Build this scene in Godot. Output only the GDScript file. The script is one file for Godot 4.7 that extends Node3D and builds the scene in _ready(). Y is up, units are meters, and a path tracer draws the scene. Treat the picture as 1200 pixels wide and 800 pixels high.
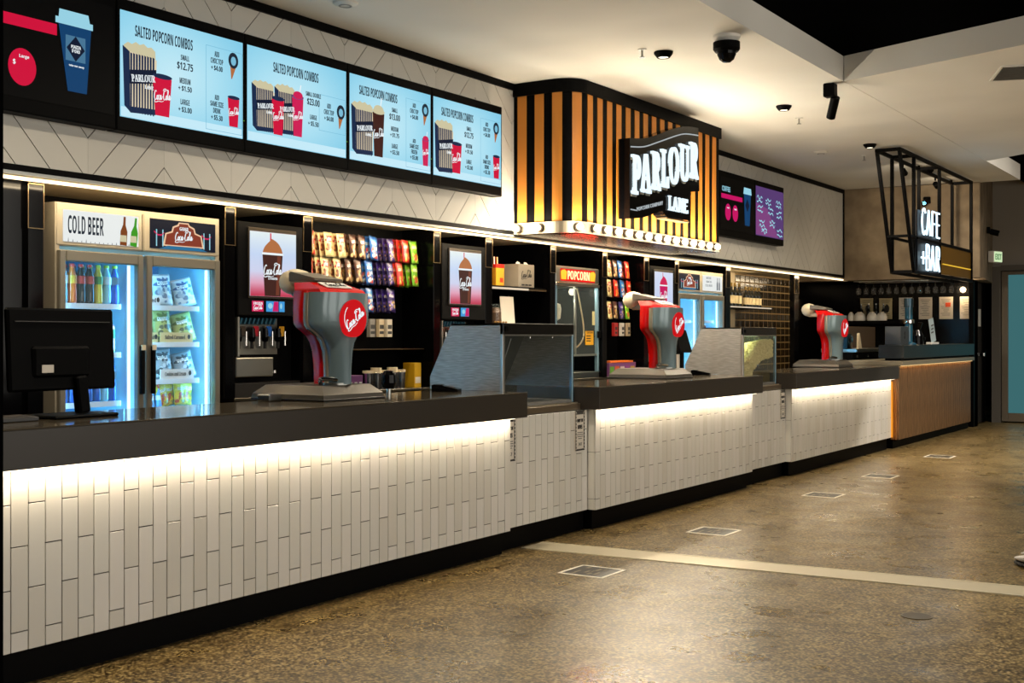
extends Node3D
# A cinema candy bar: long tiled counter, back wall of fridges and snacks, striped sign box, cafe bar at the end.
# World: x runs along the counter away from the camera, z points from the back wall towards the foyer, y is up.

const EYE := 1.412
const CEIL := 3.646
const WALL := -5.85      # face of the bulkhead
const BACK := -6.62      # back of the niches below it

var used := {}
var mats := {}
var cache := {}
var rng := RandomNumberGenerator.new()
var sans: Font
var sansb: Font
var serif: Font
var serif_light: Font

# ------------------------------------------------------------------ materials
func col(r: float, g: float, b: float) -> Color:
	return Color(r / 255.0, g / 255.0, b / 255.0)

func mt(key: String, c := Color.WHITE, rough := 0.5, metal := 0.0, spec := 0.5) -> StandardMaterial3D:
	if mats.has(key):
		return mats[key]
	var m := StandardMaterial3D.new()
	m.resource_name = key
	m.albedo_color = c
	m.roughness = rough
	m.metallic = metal
	m.metallic_specular = spec
	mats[key] = m
	return m

func em(key: String, c := Color.WHITE, energy := 1.0) -> StandardMaterial3D:
	if mats.has(key):
		return mats[key]
	var m := mt(key, Color(0.01, 0.01, 0.01), 0.5, 0.0, 0.2)
	m.emission_enabled = true
	m.emission = c
	m.emission_energy_multiplier = energy
	return m

func glass(key: String, c := Color(0.8, 0.9, 0.9, 0.02), rough := 0.03) -> StandardMaterial3D:
	if mats.has(key):
		return mats[key]
	var m := mt(key, c, rough, 0.0, 0.32)
	m.transparency = BaseMaterial3D.TRANSPARENCY_ALPHA
	return m

func noise_tex(freq: float, stops: Array, size := 512, kind := FastNoiseLite.TYPE_SIMPLEX_SMOOTH, octaves := 4, sd := 1) -> NoiseTexture2D:
	var n := FastNoiseLite.new()
	n.noise_type = kind
	n.frequency = freq
	n.fractal_octaves = octaves
	n.seed = sd
	var t := NoiseTexture2D.new()
	t.width = size
	t.height = size
	t.seamless = true
	t.noise = n
	var g := Gradient.new()
	var offs := PackedFloat32Array()
	var cols := PackedColorArray()
	for s in stops:
		offs.append(s[0])
		cols.append(s[1])
	g.offsets = offs
	g.colors = cols
	t.color_ramp = g
	return t

# exposed aggregate: grains of two sizes mapped to a row of colours
func grain_tex(n: int, sd: int, cols: Array) -> ImageTexture:
	rng.seed = sd
	var field := PackedFloat32Array()
	field.resize(n * n)
	var h := n / 2
	var q := n / 32
	var coarse := PackedFloat32Array()
	for i in h * h:
		coarse.append(rng.randf())
	var broad := PackedFloat32Array()
	for i in q * q:
		broad.append(rng.randf())
	var data := PackedByteArray()
	data.resize(n * n * 3)
	for y in n:
		for x in n:
			var bx := x / 32.0
			var by := y / 32.0
			var x0 := int(bx)
			var y0 := int(by)
			var fx := smoothstep(0.0, 1.0, bx - x0)
			var fy := smoothstep(0.0, 1.0, by - y0)
			var b := lerpf(lerpf(broad[y0 * q + x0], broad[y0 * q + (x0 + 1) % q], fx), lerpf(broad[((y0 + 1) % q) * q + x0], broad[((y0 + 1) % q) * q + (x0 + 1) % q], fx), fy)
			var v := 0.45 * rng.randf() + 0.45 * coarse[(y / 2) * h + x / 2] + 0.1 * b
			var t := clampf((v - 0.5) * 1.7 + 0.5, 0.0, 0.999) * (cols.size() - 1)
			var c: Color = cols[int(t)].lerp(cols[int(t) + 1], t - int(t))
			var o := (y * n + x) * 3
			data[o] = int(c.r * 255)
			data[o + 1] = int(c.g * 255)
			data[o + 2] = int(c.b * 255)
	return ImageTexture.create_from_image(Image.create_from_data(n, n, false, Image.FORMAT_RGB8, data))

# ------------------------------------------------------------------ mesh helpers
func numbered(called: String) -> String:
	if not used.has(called):
		used[called] = 0
		return called
	used[called] += 1
	return "%s_%03d" % [called, used[called]]

func thing(called: String, label: String, category: String, at := Vector3.ZERO, turn := 0.0, group := "") -> Node3D:
	var o := Node3D.new()
	o.name = numbered(called)
	add_child(o)
	o.position = at
	o.rotation.y = turn
	o.set_meta("label", label)
	o.set_meta("category", category)
	if group:
		o.set_meta("group", group)
	return o

func struct(called: String, label := "", category := "wall") -> Node3D:
	var o := Node3D.new()
	o.name = called
	add_child(o)
	o.set_meta("kind", "structure")
	if label:
		o.set_meta("label", label)
		o.set_meta("category", category)
	return o

func put(called: String, mesh: Mesh, m: Material, at: Vector3, parent: Node3D) -> MeshInstance3D:
	var o := MeshInstance3D.new()
	o.name = called
	o.mesh = mesh
	o.material_override = m
	o.position = at
	parent.add_child(o, true)
	return o

func dup(src: Node3D, at: Vector3, label := "", turn := 0.0) -> Node3D:
	var r: Node3D = src.duplicate()
	var base: String = src.get_meta("base_name") if src.has_meta("base_name") else str(src.name)
	r.name = numbered(base)
	add_child(r)
	r.position = at
	r.rotation.y = turn
	if label:
		r.set_meta("label", label)
	return r

func start() -> SurfaceTool:
	var st := SurfaceTool.new()
	st.begin(Mesh.PRIMITIVE_TRIANGLES)
	return st

func tri(st: SurfaceTool, a: Vector3, b: Vector3, c: Vector3) -> void:
	var n := (c - a).cross(b - a)
	if n.length_squared() < 1e-16:
		return
	n = n.normalized()
	for p in [a, b, c]:
		st.set_normal(n)
		st.add_vertex(p)

# the four corners in order; the face looks to the side from which they run clockwise
func quad(st: SurfaceTool, a: Vector3, b: Vector3, c: Vector3, d: Vector3) -> void:
	tri(st, a, b, c)
	tri(st, a, c, d)

# a convex ring joined to the next ring
func loft(st: SurfaceTool, rings: Array, caps := true) -> void:
	var mid := Vector3.ZERO
	var cnt := 0
	for r in rings:
		for p in r:
			mid += p
			cnt += 1
	mid /= cnt
	st.set_smooth_group(1)
	for i in rings.size() - 1:
		var r0: Array = rings[i]
		var r1: Array = rings[i + 1]
		var n := r0.size()
		for k in n:
			var j := (k + 1) % n
			quad(st, r0[k], r1[k], r1[j], r0[j])
	st.set_smooth_group(-1)
	if caps:
		fan(st, rings[0], false)
		fan(st, rings[rings.size() - 1], true)

func fan(st: SurfaceTool, ring: Array, flip: bool) -> void:
	var c := Vector3.ZERO
	for p in ring:
		c += p
	c /= ring.size()
	for k in ring.size():
		var j := (k + 1) % ring.size()
		if flip:
			tri(st, c, ring[j], ring[k])
		else:
			tri(st, c, ring[k], ring[j])

# a box with chamfered edges
func box_mesh(s: Vector3, b := 0.0) -> ArrayMesh:
	var key := "box%.4f_%.4f_%.4f_%.4f" % [s.x, s.y, s.z, b]
	if cache.has(key):
		return cache[key]
	var st := start()
	var h := s / 2.0
	b = minf(b, minf(h.x, minf(h.y, h.z)) * 0.9)
	if b <= 0.0:
		var v := []
		for z in [-1, 1]:
			for y in [-1, 1]:
				for x in [-1, 1]:
					v.append(Vector3(x, y, z) * h)
		for f in [[0, 1, 3, 2], [5, 4, 6, 7], [4, 0, 2, 6], [1, 5, 7, 3], [2, 3, 7, 6], [4, 5, 1, 0]]:
			quad(st, v[f[3]], v[f[2]], v[f[1]], v[f[0]])
	else:
		for axis in 3:
			for sg in [-1.0, 1.0]:
				var u := (axis + 1) % 3
				var w := (axis + 2) % 3
				var pts := []
				for q in [[-1, -1], [1, -1], [1, 1], [-1, 1]]:
					var p := Vector3.ZERO
					p[axis] = sg * h[axis]
					p[u] = q[0] * (h[u] - b)
					p[w] = q[1] * (h[w] - b)
					pts.append(p)
				if sg > 0:
					quad(st, pts[3], pts[2], pts[1], pts[0])
				else:
					quad(st, pts[0], pts[1], pts[2], pts[3])
		for axis in 3:
			var u := (axis + 1) % 3
			var w := (axis + 2) % 3
			for su in [-1.0, 1.0]:
				for sw in [-1.0, 1.0]:
					var e := []
					for q in [[-1, 0], [1, 0], [1, 1], [-1, 1]]:
						var p := Vector3.ZERO
						p[axis] = q[0] * (h[axis] - b)
						p[u] = su * (h[u] - (b if q[1] == 1 else 0.0))
						p[w] = sw * (h[w] - (0.0 if q[1] == 1 else b))
						e.append(p)
					var out := Vector3.ZERO
					out[u] = su
					out[w] = sw
					if (e[2] - e[0]).cross(e[1] - e[0]).dot(out) > 0:
						quad(st, e[0], e[1], e[2], e[3])
					else:
						quad(st, e[3], e[2], e[1], e[0])
		for sx in [-1.0, 1.0]:
			for sy in [-1.0, 1.0]:
				for sz in [-1.0, 1.0]:
					var sg := Vector3(sx, sy, sz)
					var c := h * sg
					var p0 := c - Vector3(0, sy * b, sz * b)
					var p1 := c - Vector3(sx * b, 0, sz * b)
					var p2 := c - Vector3(sx * b, sy * b, 0)
					if (p2 - p0).cross(p1 - p0).dot(sg) > 0:
						tri(st, p0, p1, p2)
					else:
						tri(st, p2, p1, p0)
	var m := st.commit()
	cache[key] = m
	return m

func box(called: String, m: Material, c: Vector3, s: Vector3, parent: Node3D, b := 0.0) -> MeshInstance3D:
	return put(called, box_mesh(s, b), m, c, parent)

# box from one corner to the other
func span(called: String, m: Material, lo: Vector3, hi: Vector3, parent: Node3D, b := 0.0) -> MeshInstance3D:
	return put(called, box_mesh((hi - lo).abs(), b), m, (lo + hi) / 2.0, parent)

# profile of [radius, height], turned about y
func lathe_mesh(prof: Array, seg := 20) -> ArrayMesh:
	var key := "lathe" + str(prof) + str(seg)
	if cache.has(key):
		return cache[key]
	var st := SurfaceTool.new()
	st.begin(Mesh.PRIMITIVE_TRIANGLES)
	st.set_smooth_group(0)
	var pts := prof.duplicate()
	for i in pts.size() - 1:
		for k in seg:
			var a0 := TAU * k / seg
			var a1 := TAU * (k + 1) / seg
			var r0: float = pts[i][0]
			var r1: float = pts[i + 1][0]
			var y0: float = pts[i][1]
			var y1: float = pts[i + 1][1]
			var sl := Vector2(r1 - r0, y1 - y0)
			if sl.length() < 1e-7:
				continue
			sl = sl.normalized()
			var v := []
			for q in [[a0, r0, y0], [a0, r1, y1], [a1, r1, y1], [a1, r0, y0]]:
				v.append([Vector3(cos(q[0]) * q[1], q[2], sin(q[0]) * q[1]), Vector3(cos(q[0]) * sl.y, -sl.x, sin(q[0]) * sl.y)])
			for t in [[0, 1, 2], [0, 2, 3]]:
				if v[t[0]][0].is_equal_approx(v[t[1]][0]) or v[t[1]][0].is_equal_approx(v[t[2]][0]) or v[t[0]][0].is_equal_approx(v[t[2]][0]):
					continue
				for j in [t[2], t[1], t[0]]:
					st.set_normal(v[j][1])
					st.add_vertex(v[j][0])
	var m := st.commit()
	cache[key] = m
	return m

func lathe(called: String, m: Material, prof: Array, at: Vector3, parent: Node3D, seg := 20) -> MeshInstance3D:
	return put(called, lathe_mesh(prof, seg), m, at, parent)

func cyl(called: String, m: Material, at: Vector3, r: float, h: float, parent: Node3D, seg := 20, r2 := -1.0) -> MeshInstance3D:
	var t := r if r2 < 0 else r2
	return lathe(called, m, [[0.0, 0.0], [r, 0.0], [t, h], [0.0, h]], at, parent, seg)

# outline in x, y pushed along z from z0 to z1
func prism_mesh(poly: PackedVector2Array, z0: float, z1: float) -> ArrayMesh:
	var st := start()
	var p := poly.duplicate()
	if Geometry2D.is_polygon_clockwise(p):
		p.reverse()
	var idx := Geometry2D.triangulate_polygon(p)
	for i in range(0, idx.size(), 3):
		var a := p[idx[i]]
		var b := p[idx[i + 1]]
		var c := p[idx[i + 2]]
		if (b - a).cross(c - a) < 0:
			var t := b
			b = c
			c = t
		tri(st, Vector3(c.x, c.y, z1), Vector3(b.x, b.y, z1), Vector3(a.x, a.y, z1))
		tri(st, Vector3(a.x, a.y, z0), Vector3(b.x, b.y, z0), Vector3(c.x, c.y, z0))
	for i in p.size():
		var a := p[i]
		var b := p[(i + 1) % p.size()]
		quad(st, Vector3(a.x, a.y, z0), Vector3(a.x, a.y, z1), Vector3(b.x, b.y, z1), Vector3(b.x, b.y, z0))
	return st.commit()

func prism(called: String, m: Material, poly: Array, z0: float, z1: float, at: Vector3, parent: Node3D) -> MeshInstance3D:
	return put(called, prism_mesh(PackedVector2Array(poly), z0, z1), m, at, parent)

# outline in z, y pushed along x
func side_prism(called: String, m: Material, poly: Array, x0: float, x1: float, at: Vector3, parent: Node3D) -> MeshInstance3D:
	var q := []
	for p in poly:
		q.append(Vector2(-p.x, p.y))
	var o := prism(called, m, q, x0, x1, at, parent)
	o.rotation.y = PI / 2
	return o

# outline in plan (x, z) pushed up from y0 to y1
func plan_prism(called: String, m: Material, poly: Array, y0: float, y1: float, at: Vector3, parent: Node3D) -> MeshInstance3D:
	var q := []
	for p in poly:
		q.append(Vector2(p.x, -p.y))
	var o := prism(called, m, q, y0, y1, at, parent)
	o.rotation.x = -PI / 2
	return o

func smooth_pts(pts: Array, steps := 6, closed := false) -> Array:
	var out := []
	var n := pts.size()
	for i in (n if closed else n - 1):
		var p0 = pts[(i - 1 + n) % n] if closed else pts[maxi(i - 1, 0)]
		var p1 = pts[i]
		var p2 = pts[(i + 1) % n]
		var p3 = pts[(i + 2) % n] if closed else pts[mini(i + 2, n - 1)]
		for k in steps:
			var t := float(k) / steps
			out.append(0.5 * ((2.0 * p1) + (p2 - p0) * t + (2.0 * p0 - 5.0 * p1 + 4.0 * p2 - p3) * t * t + (3.0 * p1 - p0 - 3.0 * p2 + p3) * t * t * t))
	if not closed:
		out.append(pts[n - 1])
	return out

func tube_mesh(pts: Array, r: float, seg := 8) -> ArrayMesh:
	var st := start()
	var rings := []
	var up := Vector3.UP
	for i in pts.size():
		var d: Vector3 = (pts[mini(i + 1, pts.size() - 1)] - pts[maxi(i - 1, 0)]).normalized()
		var ref := Vector3.RIGHT if absf(d.dot(up)) > 0.9 else up
		var a := d.cross(ref).normalized()
		var b := d.cross(a).normalized()
		var ring := []
		for k in seg:
			var t := TAU * k / seg
			ring.append(pts[i] + (a * cos(t) + b * sin(t)) * r)
		rings.append(ring)
	loft(st, rings)
	return st.commit()

func tube(called: String, m: Material, pts: Array, r: float, parent: Node3D, seg := 8) -> MeshInstance3D:
	return put(called, tube_mesh(pts, r, seg), m, Vector3.ZERO, parent)

# square bar between two points
func bar(called: String, m: Material, a: Vector3, b: Vector3, w: float, parent: Node3D) -> MeshInstance3D:
	var o := put(called, box_mesh(Vector3(w, w, (b - a).length()), w * 0.1), m, (a + b) / 2.0, parent)
	var d := (b - a).normalized()
	o.basis = Basis.looking_at(d, Vector3.UP if absf(d.y) < 0.95 else Vector3.RIGHT)
	return o

func ellipse(cx: float, cy: float, rx: float, ry: float, n := 20) -> Array:
	var out := []
	for k in n:
		out.append(Vector2(cx + cos(TAU * k / n) * rx, cy + sin(TAU * k / n) * ry))
	return out

# lettering whose capitals are h tall, squeezed or stretched to width w (0: as it comes); x, y is its middle
func text(called: String, words: String, m: Material, at: Vector3, h: float, w: float, parent: Node3D, font: Font = null, depth := 0.002) -> MeshInstance3D:
	var key := "text" + words + str(font) + "%.4f" % depth
	var tm: TextMesh
	if cache.has(key):
		tm = cache[key]
	else:
		tm = TextMesh.new()
		tm.text = words
		tm.font = font if font else sansb
		tm.font_size = 40
		tm.pixel_size = 0.01
		tm.depth = 1.0
		tm.curve_step = 2.0
		cache[key] = tm
	var bb := tm.get_aabb()
	var sy := h / maxf(bb.size.y, 0.001)
	var sx := w / maxf(bb.size.x, 0.001) if w > 0 else sy
	var o := put(called, tm, m, at, parent)
	o.scale = Vector3(sx, sy, depth)
	o.position = at - Vector3(bb.get_center().x * sx, bb.get_center().y * sy, 0)
	return o

# flowing handwritten soft-drink lettering as one ribbon mesh, one unit wide, in the x-y plane
func script_mesh() -> ArrayMesh:
	if cache.has("script"):
		return cache["script"]
	var strokes := [
		[[0.62, 0.86], [0.52, 1.0], [0.3, 0.92], [0.12, 0.6], [0.08, 0.28], [0.24, 0.04], [0.5, 0.06], [0.74, 0.3]],
		[[0.93, 0.5], [0.78, 0.44], [0.72, 0.2], [0.84, 0.03], [1.0, 0.18], [0.98, 0.42], [0.9, 0.5], [1.14, 0.42]],
		[[1.42, 0.46], [1.3, 0.52], [1.16, 0.36], [1.18, 0.1], [1.34, 0.04], [1.5, 0.2]],
		[[1.86, 0.44], [1.72, 0.52], [1.58, 0.34], [1.6, 0.08], [1.74, 0.08], [1.88, 0.48], [1.86, 0.12], [1.98, 0.06], [2.1, 0.24]],
		[[2.1, 0.3], [2.36, 0.34]],
		[[3.05, 0.9], [2.95, 1.04], [2.7, 0.94], [2.52, 0.6], [2.48, 0.28], [2.64, 0.02], [2.92, 0.06], [3.14, 0.3]],
		[[2.4, 0.98], [2.62, 1.16], [3.0, 1.2], [3.4, 1.06], [3.62, 1.12]],
		[[3.32, 0.5], [3.18, 0.44], [3.12, 0.2], [3.24, 0.03], [3.4, 0.18], [3.38, 0.42], [3.3, 0.5], [3.52, 0.44]],
		[[3.52, 0.3], [3.74, 0.72], [3.78, 1.02], [3.66, 1.0], [3.6, 0.5], [3.64, 0.08], [3.8, 0.1], [3.92, 0.26]],
		[[4.2, 0.44], [4.06, 0.52], [3.92, 0.34], [3.94, 0.08], [4.08, 0.08], [4.22, 0.48], [4.2, 0.12], [4.32, 0.06], [4.5, 0.3]],
		[[0.24, 0.04], [0.1, -0.16], [0.5, -0.24], [1.2, -0.14], [1.9, -0.2], [2.5, -0.12]],
	]
	var st := start()
	for s in strokes:
		var raw := []
		for p in s:
			raw.append(Vector2(p[0] + p[1] * 0.22, p[1]))
		var pts := smooth_pts(raw, 5)
		for i in pts.size() - 1:
			var w := []
			for j in [i, i + 1]:
				var d: Vector2 = (pts[mini(j + 1, pts.size() - 1)] - pts[maxi(j - 1, 0)]).normalized()
				var t := float(j) / (pts.size() - 1)
				var nib: float = (0.035 + 0.065 * absf(d.y)) * (0.45 + 0.55 * sin(PI * clampf(t, 0.08, 0.92)))
				w.append([pts[j] + d.orthogonal() * nib, pts[j] - d.orthogonal() * nib])
			var q := []
			for z in [0.0, 1.0]:
				for e in [w[0][0], w[0][1], w[1][1], w[1][0]]:
					q.append(Vector3((e.x - 2.3) / 4.6, (e.y - 0.45) / 4.6, z))
			quad(st, q[7], q[6], q[5], q[4])
			quad(st, q[4], q[5], q[6], q[7])
			quad(st, q[0], q[4], q[7], q[3])
			quad(st, q[1], q[2], q[6], q[5])
	var m := st.commit()
	cache["script"] = m
	return m

func script(called: String, m: Material, at: Vector3, w: float, parent: Node3D, tilt := 0.0, depth := 0.002, stretch := 1.0) -> MeshInstance3D:
	var o := put(called, script_mesh(), m, at, parent)
	o.basis = Basis(Vector3.BACK, tilt) * Basis.from_scale(Vector3(w, w * stretch, depth))
	return o

func area(called: String, at: Vector3, size: Vector2, towards: Vector3, energy: float, c: Color, parent: Node3D = self) -> void:
	var l := AreaLight3D.new()
	l.name = called
	l.area_size = size
	l.light_energy = energy
	l.light_color = c
	l.area_normalize_energy = true
	l.area_range = 40.0
	l.area_attenuation = 2.0
	l.shadow_enabled = true
	parent.add_child(l, true)
	l.position = at
	l.basis = Basis.looking_at(towards, Vector3.UP if absf(towards.normalized().y) < 0.95 else Vector3.BACK)

func spot(called: String, at: Vector3, towards: Vector3, angle: float, energy: float, c: Color, size: float, parent: Node3D = self) -> void:
	var l := SpotLight3D.new()
	l.name = called
	l.spot_angle = angle
	l.spot_angle_attenuation = 1.0
	l.light_energy = energy
	l.light_color = c
	l.light_size = size
	l.spot_range = 40.0
	l.spot_attenuation = 2.0
	l.shadow_enabled = true
	parent.add_child(l, true)
	l.position = at
	l.basis = Basis.looking_at(towards, Vector3.UP if absf(towards.normalized().y) < 0.95 else Vector3.BACK)

func omni(called: String, at: Vector3, energy: float, c: Color, size: float, parent: Node3D = self) -> void:
	var l := OmniLight3D.new()
	l.name = called
	l.light_energy = energy
	l.light_color = c
	l.light_size = size
	l.omni_range = 40.0
	l.omni_attenuation = 2.0
	l.shadow_enabled = true
	parent.add_child(l, true)
	l.position = at

# ------------------------------------------------------------------ the scene
const ORD := ["first", "second", "third", "fourth", "fifth", "sixth", "seventh", "eighth", "ninth", "tenth", "eleventh", "twelfth", "thirteenth", "fourteenth", "last"]
const WARM := Color(1.0, 0.86, 0.66)
const LED := Color(1.0, 0.9, 0.74)

func _ready() -> void:
	rng.seed = 7
	camera_and_light()
	make_fonts()
	make_materials()
	shell()
	ceiling_parts()
	bulkhead()
	sign_box()
	menu_screens()
	counters()
	niches()
	on_counters()
	cafe()
	floor_things()

func camera_and_light() -> void:
	var cam := Camera3D.new()
	cam.name = "camera"
	cam.projection = Camera3D.PROJECTION_FRUSTUM
	cam.near = 0.05
	cam.far = 100.0
	cam.size = 0.05 * 800.0 / 1420.0
	cam.frustum_offset = Vector2(0, -0.05 * 5.5 / 1420.0)
	add_child(cam)
	cam.position = Vector3(0, EYE, 0)
	cam.rotation.y = -atan2(0.8377, 0.5461)
	cam.current = true
	var we := WorldEnvironment.new()
	we.name = "environment"
	var e := Environment.new()
	e.background_mode = Environment.BG_COLOR
	e.background_color = Color.BLACK
	e.tonemap_mode = Environment.TONE_MAPPER_LINEAR
	e.tonemap_exposure = 1.0
	e.sdfgi_enabled = true
	e.ssao_enabled = true
	e.ssil_enabled = true
	we.environment = e
	add_child(we)
	# fill lamps added unseen in the dark void to brighten floor, ceiling and end wall
	for p in [[7.0, 1.0], [11.5, 0.6], [16.0, -0.2]]:
		spot("added_fill_beam", Vector3(p[0], 6.2, p[1]), Vector3(0, -1, 0), 38.0 if p[0] < 15 else 66.0, 34.0 if p[0] < 15 else 75.0, Color(1.0, 0.96, 0.9), 0.15)
	# daylight-white foyer windows behind the camera light the whole hall
	for x in [0.0, 5.2, 10.4]:
		area("foyer_window_light", Vector3(x, 2.6, 5.9), Vector2(4.2, 3.4), Vector3(0, 0, -1), 11.0, Color(1.0, 0.98, 0.94))

func make_fonts() -> void:
	var a := SystemFont.new()
	a.font_names = PackedStringArray(["Droid Sans"])
	sans = a
	var b := SystemFont.new()
	b.font_names = PackedStringArray(["Droid Sans"])
	b.font_weight = 700
	sansb = b
	var c := SystemFont.new()
	c.font_names = PackedStringArray(["Droid Serif"])
	c.font_weight = 700
	serif = c
	var d := SystemFont.new()
	d.font_names = PackedStringArray(["Droid Serif"])
	serif_light = d

func make_materials() -> void:
	mt("black_gloss", Color(0.02, 0.02, 0.024), 0.12, 0.0, 0.26)
	mt("black", Color(0.022, 0.022, 0.024), 0.5, 0.0, 0.16)
	mt("black_matt", Color(0.02, 0.02, 0.02), 0.9, 0.0, 0.1)
	mt("steel", Color(0.62, 0.62, 0.6), 0.28, 1.0)
	mt("chrome", Color(0.85, 0.84, 0.82), 0.12, 1.0)
	mt("aluminium", Color(0.66, 0.66, 0.64), 0.35, 0.9)
	mt("white_plastic", Color(0.86, 0.85, 0.82), 0.4)
	mt("cream", Color(0.86, 0.8, 0.68), 0.4)
	mt("red_gloss", Color(0.76, 0.04, 0.03), 0.2)
	mt("grey_shell", Color(0.44, 0.52, 0.55), 0.18, 0.1)
	mt("paper", Color(0.84, 0.81, 0.76), 0.7)
	mt("ink", Color(0.06, 0.06, 0.07), 0.6)
	mt("white_paint", Color(0.9, 0.89, 0.86), 0.5)
	mt("rubber", Color(0.03, 0.03, 0.03), 0.8)
	glass("pane")
	var f := mt("concrete", Color.WHITE, 1.0)
	f.albedo_texture = grain_tex(512, 11, [col(26, 18, 8), col(70, 55, 31), col(108, 89, 53), col(132, 112, 70), col(176, 155, 108)])
	f.uv1_triplanar = true
	f.uv1_world_triplanar = true
	f.uv1_scale = Vector3.ONE * 0.3
	f.roughness_texture = noise_tex(0.012, [[0.0, Color(0.22, 0.22, 0.22)], [0.5, Color(0.33, 0.33, 0.33)], [1.0, Color(0.46, 0.46, 0.46)]], 512, FastNoiseLite.TYPE_SIMPLEX_SMOOTH, 5, 9)
	f.metallic_specular = 0.42
	var c := mt("ceiling_paint", Color.WHITE, 0.85)
	c.albedo_texture = noise_tex(0.01, [[0.0, Color(0.84, 0.83, 0.8)], [1.0, Color(0.9, 0.89, 0.86)]], 256, FastNoiseLite.TYPE_SIMPLEX_SMOOTH, 3, 5)
	c.uv1_triplanar = true
	c.uv1_world_triplanar = true
	c.uv1_scale = Vector3.ONE * 0.2
	var r := mt("render_brown", Color.WHITE, 0.8)
	r.albedo_texture = noise_tex(0.012, [[0.0, col(96, 82, 64)], [0.5, col(120, 104, 82)], [1.0, col(142, 126, 102)]], 512, FastNoiseLite.TYPE_SIMPLEX_SMOOTH, 5, 6)
	r.uv1_triplanar = true
	r.uv1_world_triplanar = true
	r.uv1_scale = Vector3.ONE * 0.35
	var w := mt("timber", Color.WHITE, 0.45)
	w.albedo_texture = noise_tex(0.03, [[0.0, col(76, 52, 30)], [0.5, col(110, 80, 49)], [1.0, col(138, 104, 68)]], 512, FastNoiseLite.TYPE_SIMPLEX_SMOOTH, 4, 8)
	w.uv1_triplanar = true
	w.uv1_world_triplanar = true
	w.uv1_scale = Vector3(3.0, 0.25, 3.0)
	mt("tile_white", Color(0.88, 0.87, 0.84), 0.22)
	mt("tile_white_b", Color(0.86, 0.845, 0.81), 0.24)
	mt("tile_white_c", Color(0.9, 0.885, 0.86), 0.2)
	mt("grout", Color(0.13, 0.115, 0.09), 0.9)
	mt("fascia", Color(0.2, 0.18, 0.16), 0.34)
	mt("stone_top", Color(0.3, 0.27, 0.22), 0.1)
	mt("panel_white", Color(0.8, 0.79, 0.76), 0.55)
	mt("panel_white_b", Color(0.785, 0.775, 0.745), 0.55)
	mt("groove", Color(0.14, 0.13, 0.12), 0.9)
	mt("soffit", Color(0.74, 0.68, 0.56), 0.6)
	mt("orange", Color(0.84, 0.53, 0.17), 0.5)
	mt("bronze_gloss", Color(0.34, 0.19, 0.12), 0.22, 0.0, 0.6)
	mt("black_tile", Color(0.03, 0.03, 0.03), 0.16, 0.0, 0.25)
	mt("gold_tile", Color(0.17, 0.13, 0.07), 0.2)
	em("led_strip", Color(1.0, 0.9, 0.72), 3.2)
	em("bulb_glow", Color(1.0, 0.92, 0.74), 6.0)
	em("letter_glow", Color(0.9, 0.97, 1.0), 1.15)
	em("screen_blue", col(158, 216, 238), 1.0)
	em("screen_pale", col(196, 234, 248), 1.0)
	em("screen_black", Color(0.004, 0.004, 0.005), 1.0)
	em("art_navy", col(22, 40, 72), 1.0)
	em("art_navy_dark", col(12, 24, 48), 1.0)
	em("art_cream", col(222, 206, 176), 1.0)
	em("art_corn", col(204, 196, 160), 1.0)
	em("art_pink", col(206, 28, 84), 1.0)
	em("art_magenta", col(196, 16, 96), 1.0)
	em("art_red", col(206, 14, 58), 1.0)
	em("art_white", col(236, 244, 248), 1.0)
	em("art_lid", col(150, 208, 226), 1.0)
	em("art_ink", col(28, 40, 54), 1.0)
	em("art_blue_cup", col(14, 62, 106), 1.0)
	em("art_line", col(120, 186, 214), 1.0)
	em("art_cola", col(62, 28, 24), 1.0)
	em("art_cola_light", col(108, 52, 36), 1.0)
	em("art_froth", col(176, 108, 62), 1.0)
	em("art_purple", col(86, 58, 112), 1.0)
	em("art_plum", col(124, 66, 124), 1.0)

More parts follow.
